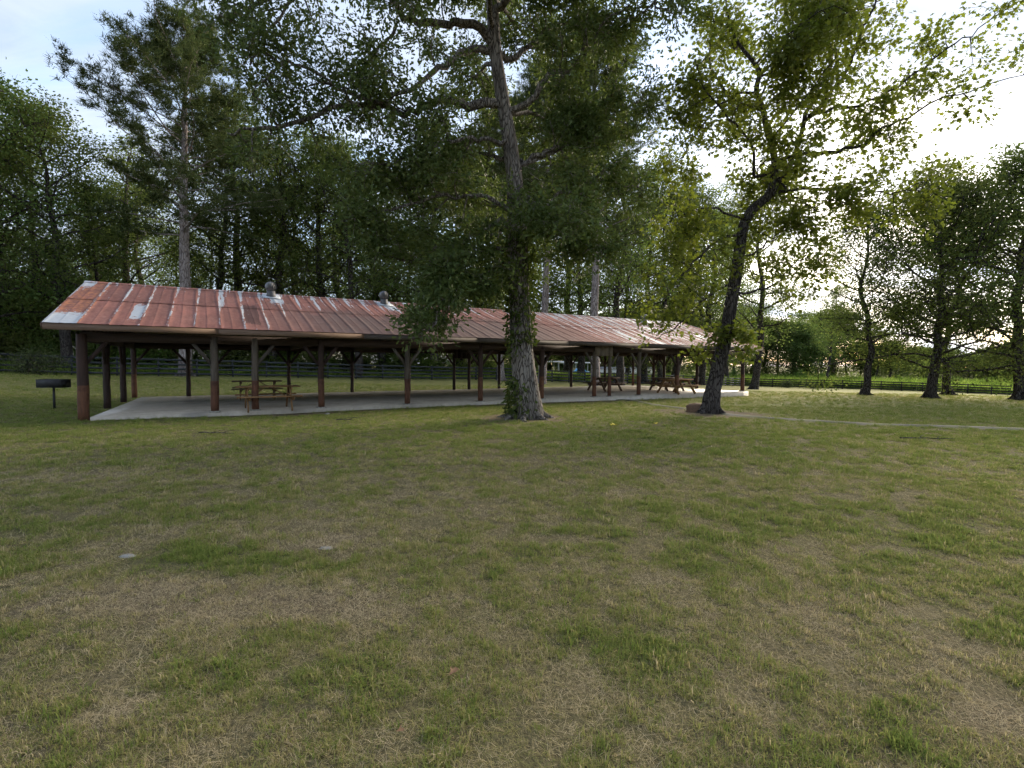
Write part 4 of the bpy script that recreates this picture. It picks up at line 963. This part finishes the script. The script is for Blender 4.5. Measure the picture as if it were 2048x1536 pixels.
# the belt of woods behind the fence
belt = [(20, 42, 250, 'a'), (75, 48, 180, 'd'), (195, 45, 330, 'd'), (255, 52, 260, 'a'), (310, 58, 340, 'b'), (425, 46, 230, 'e'), (480, 52, 190, 'a'), (535, 48, 230, 'b'), (590, 56, 310, 'd'),
        (645, 50, 255, 'a'), (690, 62, 320, 'e'), (716, 47, 240, 'e'), (770, 54, 290, 'b'), (822, 60, 330, 'd'), (868, 55, 250, 'a'), (925, 60, 270, 'c'), (965, 68, 300, 'b'), (1045, 70, 270, 'a'), (1130, 74, 300, 'c'),
        (1290, 66, 310, 'e'), (1345, 70, 340, 'b'), (1400, 84, 400, 'a'), (1455, 90, 430, 'd'), (1060, 60, 330, 'd'), (1160, 64, 330, 'b'), (1252, 76, 400, 'd'), (1322, 62, 350, 'd'), (1402, 72, 390, 'b'), (-160, 36, 140, 'a'), (-260, 34, 160, 'd')]
ORD = ['first', 'second', 'third', 'fourth', 'fifth', 'sixth', 'seventh', 'eighth', 'ninth', 'tenth', 'eleventh', 'twelfth', 'thirteenth', 'fourteenth', 'fifteenth', 'sixteenth', 'seventeenth', 'eighteenth', 'nineteenth', 'twentieth', 'twenty-first', 'twenty-second', 'twenty-third', 'twenty-fourth', 'twenty-fifth']
belt.sort(); _lf = [q for q in belt if q[0] < 371][::-1]; _rg = [q for q in belt if q[0] > 371]
for u, Y, tv, key in belt:
    _lb = 'front-row woodland tree behind the fence, %s to the %s of the tall pale-trunked pine' % ((ORD[_lf.index((u, Y, tv, key))], 'left') if u < 371 else (ORD[_rg.index((u, Y, tv, key))], 'right'))
    plant_px('woodland_tree', key, u, Y, tv + rt.normal() * 8, 1.0, label=_lb, group='trees of the wooded belt behind the fence')
for q in range(15):
    u = -220 + q * 82 + rt.normal() * 12; Y = 66 + rt.rand() * 22 + (u > 700) * 16
    plant_px('woodland_tree', 'abcde'[q % 5], u, Y, 440 + rt.normal() * 25, 1.0, label='hazy green tree deep in the wooded belt, behind its front row', group='trees of the wooded belt behind the fence')
for q in range(24):                                                             # understorey
    u = -120 + q * 47 + rt.normal() * 14; Y = np.interp(u, [0, 430, 870, 1160], [31, 38.5, 48, 57.5]) + 9 + rt.rand() * 14
    plant_px('understorey_tree', 'fffd'[q % 4], u, Y, (605 if q % 4 < 3 else 540) + rt.normal() * 22, 1.15, label='low leafy tree in the shade of the wooded belt', group='understorey trees behind the fence')
# lower woods far right
for q in range(16):
    u = 1470 + q * 21 + rt.normal() * 6; plant_px('distant_tree', 'fae'[q % 3], u, 112 + rt.rand() * 14, 632 + max(0, (u - 1700)) * .8 + rt.normal() * 18, 1.25, label='distant tree in the low wood beyond the right-hand fence', group='trees of the low wood beyond the right-hand fence')
for q in range(12):
    u = 1800 + q * 34 + rt.normal() * 8; plant_px('distant_tree', 'f', u, 130 + rt.rand() * 20, 702 + rt.normal() * 8 - max(0, u - 1990) * .2, 1.7, label='distant tree in the low wood beyond the right-hand fence', group='trees of the low wood beyond the right-hand fence')
for q in range(9):
    u = 1000 + q * 42 + rt.normal() * 6; plant_px('distant_tree', 'f', u, 150 + rt.rand() * 12, 640 + rt.normal() * 14, 1.9, label='distant tree past the white sheds, seen under the roof', group='trees past the white sheds')
# shrubs
for q in range(40):
    u = -100 + q * 29 + rt.normal() * 8; Y = np.interp(u, [0, 430, 870, 1160], [31, 38.5, 48, 57.5]) + 4.5 + rt.rand() * 6
    plant('shrub', ['s1', 's3', 's2'][q % 3], ground_px(u, Y), [1.9, 2.9, 1.3][q % 3] * (.8 + .5 * rt.rand()), None, 'leafy shrub in the undergrowth behind the fence', 'shrubs behind the fence', 'shrub')
for q in range(26):
    u = 1290 + q * 31 + rt.normal() * 8; Y = np.interp(u, [1290, 1480, 1610, 1800, 2048], [66, 82, 80, 75, 68]) + 6 + rt.rand() * 18
    plant('weed_bush', ['s2', 's1'][q % 2], ground_px(u, Y), (1.1 + .8 * rt.rand()), None, 'bright green weedy bush in the field beyond the fence', 'weedy bushes in the field beyond the fence', 'bush')
plant('shrub', 's4', ground_px(76, 30.2), 1.5, None, 'small dark bush in front of the fence near the grill', None, 'shrub')
plant('small_conifer', 's4', ground_px(1572, 74), 1.2, None, 'small dark bush against the far fence right of the maple', None, 'shrub')
plant('shrub', 's4', ground_px(1625, 73), 1.1, None, 'second small dark bush against the far fence right of the maple', None, 'shrub')

# ------------------------------------------------------------------ far sheds and car seen under the roof
def shed(u, Y, L, D, h, label, rz, mat):
    g = ground_px(u, Y); t = empty('white_shed', g, rz); tag(t, label, 'shed')
    MB().box((0, 0, h + .18), (L, D, .3), None).build('roof', mat, t)
    for i in range(int(L / 3) + 1):
        for y in (-D / 2 + .2, D / 2 - .2): MB().box((-L / 2 + .2 + i * (L - .4) / int(L / 3), y, h / 2 - .3), (.08, .08, h + .6)).build('post', mat, t)
    return t
shed(1112, 118, 8, 5, 2.7, 'long low open white shed far beyond the fence, left one', R(8), M['white']); shed(1158, 116, 9, 5, 2.6, 'long low open white shed far beyond the fence, above the blue car', R(8), M['white'])
g = ground_px(1252, 125); w_ = empty('white_barn', g, R(6)); tag(w_, 'long low white building far off, seen under the right half of the roof', 'building')
MB().box((0, 0, .5), (13, 5, 1.9)).build('wall', M['white'], w_); rb = MB(); rb.add(np.array([(-6.8, -2.8, 1.4), (6.8, -2.8, 1.4), (6.8, 2.8, 1.4), (-6.8, 2.8, 1.4), (-6.8, 0, 1.95), (6.8, 0, 1.95)]), [np.array([(0, 1, 5, 4), (2, 3, 4, 5)]), np.array([(0, 4, 3), (1, 2, 5)])]); rb.build('roof', M['galv'], w_)
for i in range(5): MB().box((-5 + i * 2.5, -2.52, .75), (.9, .06, .6)).build('window', M['glass'], w_)
g = ground_px(1160, 108); c_ = empty('parked_car', g, R(5)); tag(c_, 'small blue and white parked car far beyond the fence', 'car')
cb_ = MB(); xs = [-2, -1.95, -1.2, -.7, .6, 1.2, 1.95, 2.0]; zs = [.75, .9, .95, 1.5, 1.5, 1.0, .85, .5]; V = [(x, -.85, .3) for x in xs] + [(x, -.8, z) for x, z in zip(xs, zs)] + [(x, .8, z) for x, z in zip(xs, zs)] + [(x, .85, .3) for x in xs]
k = np.arange(7); cb_.add(np.array(V), [np.concatenate([np.stack([a * 8 + k, a * 8 + k + 1, (a + 1) * 8 + k + 1, (a + 1) * 8 + k], 1) for a in range(3)])]); cb_.build('body', M['blue'], c_)
for x in (-1.25, 1.25):
    for y in (-.84, .84): MB().tube([(x, y - .09, .32), (x, y + .09, .32)], [.32, .32], 14).build('wheel', M['rubber'], c_)
MB().box((-.05, -.83, 1.22), (1.3, .02, .36)).build('window', M['glass'], c_); MB().box((1.1, -.86, .62), (1.5, .03, .35)).build('side_panel', M['white'], c_)

# ------------------------------------------------------------------ small things on the lawn
g = gpt(*gp(1391, 820)); b_ = MB(); r_ = rs(9)
a = np.linspace(0, 2 * np.pi, 12, endpoint=False); V = []
for z, k in ((-.05, 1.05), (.08, 1.0), (.2, .92), (.28, .7), (.30, .05)):
    V += [((.36 * math.cos(x) + .06 * math.sin(3 * x)) * k * (1 + r_.normal() * .05), (.30 * math.sin(x)) * k * (1 + r_.normal() * .05), z * (1 + r_.normal() * .06)) for x in a]
i_ = np.arange(12); b_.add(np.array(V), [np.concatenate([np.stack([j * 12 + i_, j * 12 + (i_ + 1) % 12, (j + 1) * 12 + (i_ + 1) % 12, (j + 1) * 12 + i_], 1) for j in range(4)])])
st = b_.build('tree_stump', M['stump'], None, g, True); tag(st, 'brown weathered stump at the foot of the leaning maple', 'stump')
def rock(u, v, r, h, label, seed):
    p_ = gpt(*gp(u, v)); q = rs(seed); a = np.linspace(0, 2 * np.pi, 9, endpoint=False); V = []
    for z, k in ((-.02, 1.1), (.4, 1.0), (.9, .7), (1.0, .1)): V += [(r * k * math.cos(x) * (1 + q.normal() * .12), r * .6 * k * math.sin(x) * (1 + q.normal() * .12), h * z) for x in a]
    i_ = np.arange(9); b_ = MB().add(np.array(V), [np.concatenate([np.stack([j * 9 + i_, j * 9 + (i_ + 1) % 9, (j + 1) * 9 + (i_ + 1) % 9, (j + 1) * 9 + i_], 1) for j in range(3)])])
    tag(b_.build('flat_stone', M['rock'], None, p_, True), label, 'stone')
rock(255, 1113, .06, .016, 'flat grey stone in the bare earth left of the green grass tuft', 1); rock(652, 1097, .06, .014, 'flat grey stone in the dry grass right of the green grass tuft', 2); rock(1020, 809, .12, .06, 'pale stone on the grass at the slab edge, left of the oak', 3); rock(655, 825.5, .07, .05, 'small pale stone at the slab edge near a brown post', 4)
def fallen(u, v, mat, label, size, seed):
    p_ = gpt(*gp(u, v)); q = rs(seed); V = MAPL * size; V[:, 2] += np.abs(V[:, 1]) * .5 + q.rand(len(V)) * size * .1; c, s_ = math.cos(q.rand() * 6), math.sin(q.rand() * 6)
    V = np.c_[V[:, 0] * c - V[:, 1] * s_, V[:, 0] * s_ + V[:, 1] * c, V[:, 2] + .035]
    tag(link('fallen_leaf', np_mesh('fallen_leaf', V, [np.arange(10)[None]], mat), None, p_), label, 'leaf', 'fallen leaves on the lawn')
fallen(915, 1350, M['dead_leaf'], 'curled brown leaf in the foreground grass, the farther one', .05, 1); fallen(808, 1474, M['dead_leaf'], 'curled brown leaf at the very front of the lawn', .045, 2)
fallen(1222, 853, M['yellow_leaf'], 'yellow leaf on the lawn right of the oak', .2, 3); fallen(1312, 850, M['yellow_leaf'], 'yellow leaf on the lawn left of the maple', .17, 4)

def stick(u, v, L, label, seed):
    p_ = gpt(*gp(u, v)); q = rs(seed); t = MB(); P = np.c_[np.linspace(-L / 2, L / 2, 7), np.cumsum(q.normal(size=7)) * .03, .05 + q.rand(7) * .02]; t.tube(P, np.linspace(.016, .006, 7), 6)
    for k in (2, 4): t.tube(np.array([P[k], P[k] + [.12, .09 * (-1) ** k, .04], P[k] + [.26, .2 * (-1) ** k, .03]]), [.008, .006, .003], 5)
    tag(t.build('fallen_stick', M['twig'], None, p_, True), label, 'stick', 'fallen sticks on the lawn')
stick(432, 871, .8, 'dry fallen stick on the lawn in front of the pavilion', 1); stick(1850, 880, 1.1, 'dark tyre rut on the lawn near the footpath, shaped as a stick', 2); stick(690, 842, .5, 'short fallen stick near the slab edge', 3)  # the middle one is a tyre rut's dark line, made up as a stick

# ------------------------------------------------------------------ grass
def grass_mat():
    m, t, p, out = newmat('grass_blades')
    a = N(t, 'ShaderNodeAttribute', attribute_name='tone', attribute_type='INSTANCER'); b_ = N(t, 'ShaderNodeAttribute', attribute_name='v')
    k = math_n(t, 'ADD', a.outputs['Fac'], math_n(t, 'MULTIPLY', math_n(t, 'SUBTRACT', b_.outputs['Fac'], .5), .55))
    col = ramp(t, k, [(0, (.165, .215, .052)), (.28, (.24, .268, .074)), (.5, (.33, .295, .115)), (.72, (.42, .35, .19)), (1, (.56, .47, .30))])
    t.nodes.remove(p); p = N(t, 'ShaderNodeBsdfDiffuse'); t.links.new(col, p.inputs[0])
    tr = N(t, 'ShaderNodeBsdfTranslucent'); t.links.new(col, tr.inputs[0]); mx = N(t, 'ShaderNodeMixShader'); mx.inputs[0].default_value = .42
    t.links.new(p.outputs[0], mx.inputs[1]); t.links.new(tr.outputs[0], mx.inputs[2]); t.links.new(mx.outputs[0], out.inputs[0]); return m
M['grass'] = grass_mat()
def tuft(name, seed, n, h, lean, spread, wid, flatten=0.0):
    q = rs(seed); V = []; F3 = []; F4 = []; vv = []; o = 0
    for i in range(n):
        a = q.rand() * 6.28; r = spread * math.sqrt(q.rand()); b0 = np.array([r * math.cos(a), r * math.sin(a), -.006]); hh = h * (.5 + .8 * q.rand()); d = q.rand() * 6.28; ln = lean * (.3 + q.rand())
        dr = np.array([math.cos(d), math.sin(d), 0]); sd_ = np.array([-math.sin(d), math.cos(d), 0]) * wid * (.7 + .6 * q.rand())
        if flatten: up2 = hh * .22 * q.rand() + .006; up1 = up2 * .6 + .005; f1, f2 = .5, 1.0
        else: up1, up2 = hh * .6, hh * (1 - .3 * ln); f1, f2 = ln * .3, ln * .95
        m1 = b0 + dr * hh * f1 + [0, 0, up1]; m2 = b0 + dr * hh * f2 + [0, 0, up2 + (0 if not flatten else 0)]
        V += [b0 - sd_, b0 + sd_, m1 + sd_ * .8, m1 - sd_ * .8, m2]; F4.append((o, o + 1, o + 2, o + 3)); F3.append((o + 3, o + 2, o + 4)); o += 5; vv += [q.rand()] * 5
    return bpy.data.objects.new(name, np_mesh(name, np.array(V), [np.array(F4), np.array(F3)], M['grass'], {'v': vv}))
tc_ = bpy.data.collections.new('tuft_sources')
for k, a in enumerate([(28, .038, 1.0, .06, .0017), (28, .045, 1.1, .06, .0017), (26, .03, 1.2, .07, .0018), (24, .06, .9, .045, .0021), (24, .055, 1, .08, .0009, 1.0), (20, .075, 1, .09, .0008, 1.0)]):
    tc_.objects.link(tuft('tuft_%d' % k, 300 + k, *a))
rg = rs(88); PTS = []
def scatter(y0, y1, dens, kx=1.16, far=False):
    n = int(dens * kx * (y1 * y1 - y0 * y0)); y = np.sqrt(y0 * y0 + rg.rand(n) * (y1 * y1 - y0 * y0)); x = (rg.rand(n) * 2 - 1) * kx * y; return x, y
allx, ally, alls = [], [], []
for y0, y1, dn, sc in ((1.5, 4, 1050, .85), (4, 7, 620, 1.0), (7, 12, 250, 1.2), (12, 20, 120, 1.35), (20, 34, 26, 1.9)):
    x, y = scatter(y0, y1, dn); allx.append(x); ally.append(y); alls.append(np.full(len(x), sc))
x = np.concatenate(allx); y = np.concatenate(ally); sc = np.concatenate(alls)
s_, w_ = pav_sw(x, y); keep = ~((s_ > .12) & (s_ < 29.4) & (w_ > -.2) & (w_ < 8.65))
pd = np.min((x[:, None] - pl[None, ::3, 0]) ** 2 + (y[:, None] - pl[None, ::3, 1]) ** 2, 1); keep &= (pd > .3 ** 2) | (rg.rand(len(x)) < .12)
dr, di = fields(x, y); keep &= rg.rand(len(x)) > di * np.where(y > 10, 1.15, .85)
x, y, sc, dr, di = x[keep], y[keep], sc[keep], dr[keep], di[keep]; n = len(x)
cl_ = fbm(x, y, .22, 3, 21)
flatp = np.clip(.24 + .6 * (dr - .3) + di * .4, .1, .75); fl = rg.rand(n) < flatp
gap = fl | (rg.rand(n) < sstep(.30, .46, cl_ + rg.normal(size=n) * .03) * .9 + .1)      # standing tufts leave bare gaps, lying straw does not
x, y, sc, dr, di, cl_, fl = x[gap], y[gap], sc[gap], dr[gap], di[gap], cl_[gap], fl[gap]; n = len(x)
idx = np.where(fl, 4 + rg.randint(0, 2, n), rg.randint(0, 4, n))
tone = np.clip(dr * .8 + rg.normal(size=n) * .2 + np.where(fl, .26, -.03) - (cl_ - .5) * .5, 0, 1)
hs_ = sc * (.6 + .5 * rg.rand(n)) * np.where(fl, 1.25, .35 + 1.4 * cl_) * np.where(fl, 1, 1.0 - .25 * dr)
me = bpy.data.meshes.new('grass'); me.vertices.add(n); me.vertices.foreach_set('co', np.c_[x, y, gz(x, y)].astype(np.float32).ravel())
for nm_, typ, arr, key in (('tone', 'FLOAT', tone, 'value'), ('scl', 'FLOAT', hs_, 'value'), ('idx', 'INT', idx, 'value'), ('rot', 'FLOAT_VECTOR', np.c_[rg.normal(size=n) * .08, rg.normal(size=n) * .08, rg.rand(n) * 6.28], 'vector')):
    a_ = me.attributes.new(nm_, typ, 'POINT'); a_.data.foreach_set(key, np.ascontiguousarray(arr.astype(np.int32 if typ == 'INT' else np.float32)).ravel())
me.update()
grass = link('grass', me); tag(grass, 'short mown grass, green and dry blades mixed', 'grass', None, 'stuff')
def instancer(obj, coll):
    ng = bpy.data.node_groups.new('scatter', 'GeometryNodeTree'); ng.interface.new_socket('Geometry', in_out='INPUT', socket_type='NodeSocketGeometry'); ng.interface.new_socket('Geometry', in_out='OUTPUT', socket_type='NodeSocketGeometry')
    gi = ng.nodes.new('NodeGroupInput'); go = ng.nodes.new('NodeGroupOutput'); ip = ng.nodes.new('GeometryNodeInstanceOnPoints'); ci = ng.nodes.new('GeometryNodeCollectionInfo')
    ci.inputs[0].default_value = coll; ci.inputs[1].default_value = True; ci.inputs[2].default_value = True
    ip.inputs['Pick Instance'].default_value = True
    def na(name, typ): q = ng.nodes.new('GeometryNodeInputNamedAttribute'); q.data_type = typ; q.inputs[0].default_value = name; return q.outputs[0]
    ng.links.new(gi.outputs[0], ip.inputs['Points']); ng.links.new(ci.outputs[0], ip.inputs['Instance'])
    ng.links.new(na('idx', 'INT'), ip.inputs['Instance Index']); ng.links.new(na('rot', 'FLOAT_VECTOR'), ip.inputs['Rotation']); ng.links.new(na('scl', 'FLOAT'), ip.inputs['Scale'])
    ng.links.new(ip.outputs[0], go.inputs[0]); md = obj.modifiers.new('scatter', 'NODES'); md.node_group = ng
instancer(grass, tc_)

# tall weeds in the field beyond the fence
def weed_mat():
    m = M['grass'].copy(); m.name = 'weeds'; t = m.node_tree
    cr = [n_ for n_ in t.nodes if n_.type == 'VALTORGB'][0].color_ramp
    for e, c in zip(cr.elements, ((.10, .17, .03), (.18, .26, .045), (.27, .34, .07), (.36, .38, .11), (.42, .40, .16))): e.color = c + (1,)
    return m
M['weeds'] = weed_mat()
wc = bpy.data.collections.new('weed_sources')
for k in range(3):
    o_ = tuft('weed_%d' % k, 400 + k, 26, .75, .5, .3, .022); o_.data.materials[0] = M['weeds']; wc.objects.link(o_)
n = 8000; u = rg.rand(n) * 2500 - 250; Y = np.interp(u, [-300, 0, 430, 870, 1160, 1290, 1480, 1610, 1800, 2048, 2400], [28, 33, 40.5, 50, 60, 66, 82, 79, 74, 67, 60]) + 26 * rg.rand(n) ** 1.5
d = np.array([ray(a, 760) for a in u]); x = d[:, 0] * Y / d[:, 1]
me = bpy.data.meshes.new('field_weeds'); me.vertices.add(n); me.vertices.foreach_set('co', np.c_[x, Y, gz(x, Y)].astype(np.float32).ravel())
for nm_, typ, arr, key in (('tone', 'FLOAT', np.clip(.25 + rg.normal(size=n) * .12, 0, 1), 'value'), ('scl', 'FLOAT', (.5 + .7 * rg.rand(n)) * np.where(u > 1300, 1.9, np.where(u > 1050, 1.5, .95)), 'value'), ('idx', 'INT', rg.randint(0, 3, n), 'value'), ('rot', 'FLOAT_VECTOR', np.c_[np.zeros(n), np.zeros(n), rg.rand(n) * 6.28], 'vector')):
    a_ = me.attributes.new(nm_, typ, 'POINT'); a_.data.foreach_set(key, np.ascontiguousarray(arr.astype(np.int32 if typ == 'INT' else np.float32)).ravel())
me.update(); fw = link('field_weeds', me); tag(fw, 'tall bright green weeds in the field beyond the fence', 'weeds', None, 'stuff'); instancer(fw, wc)
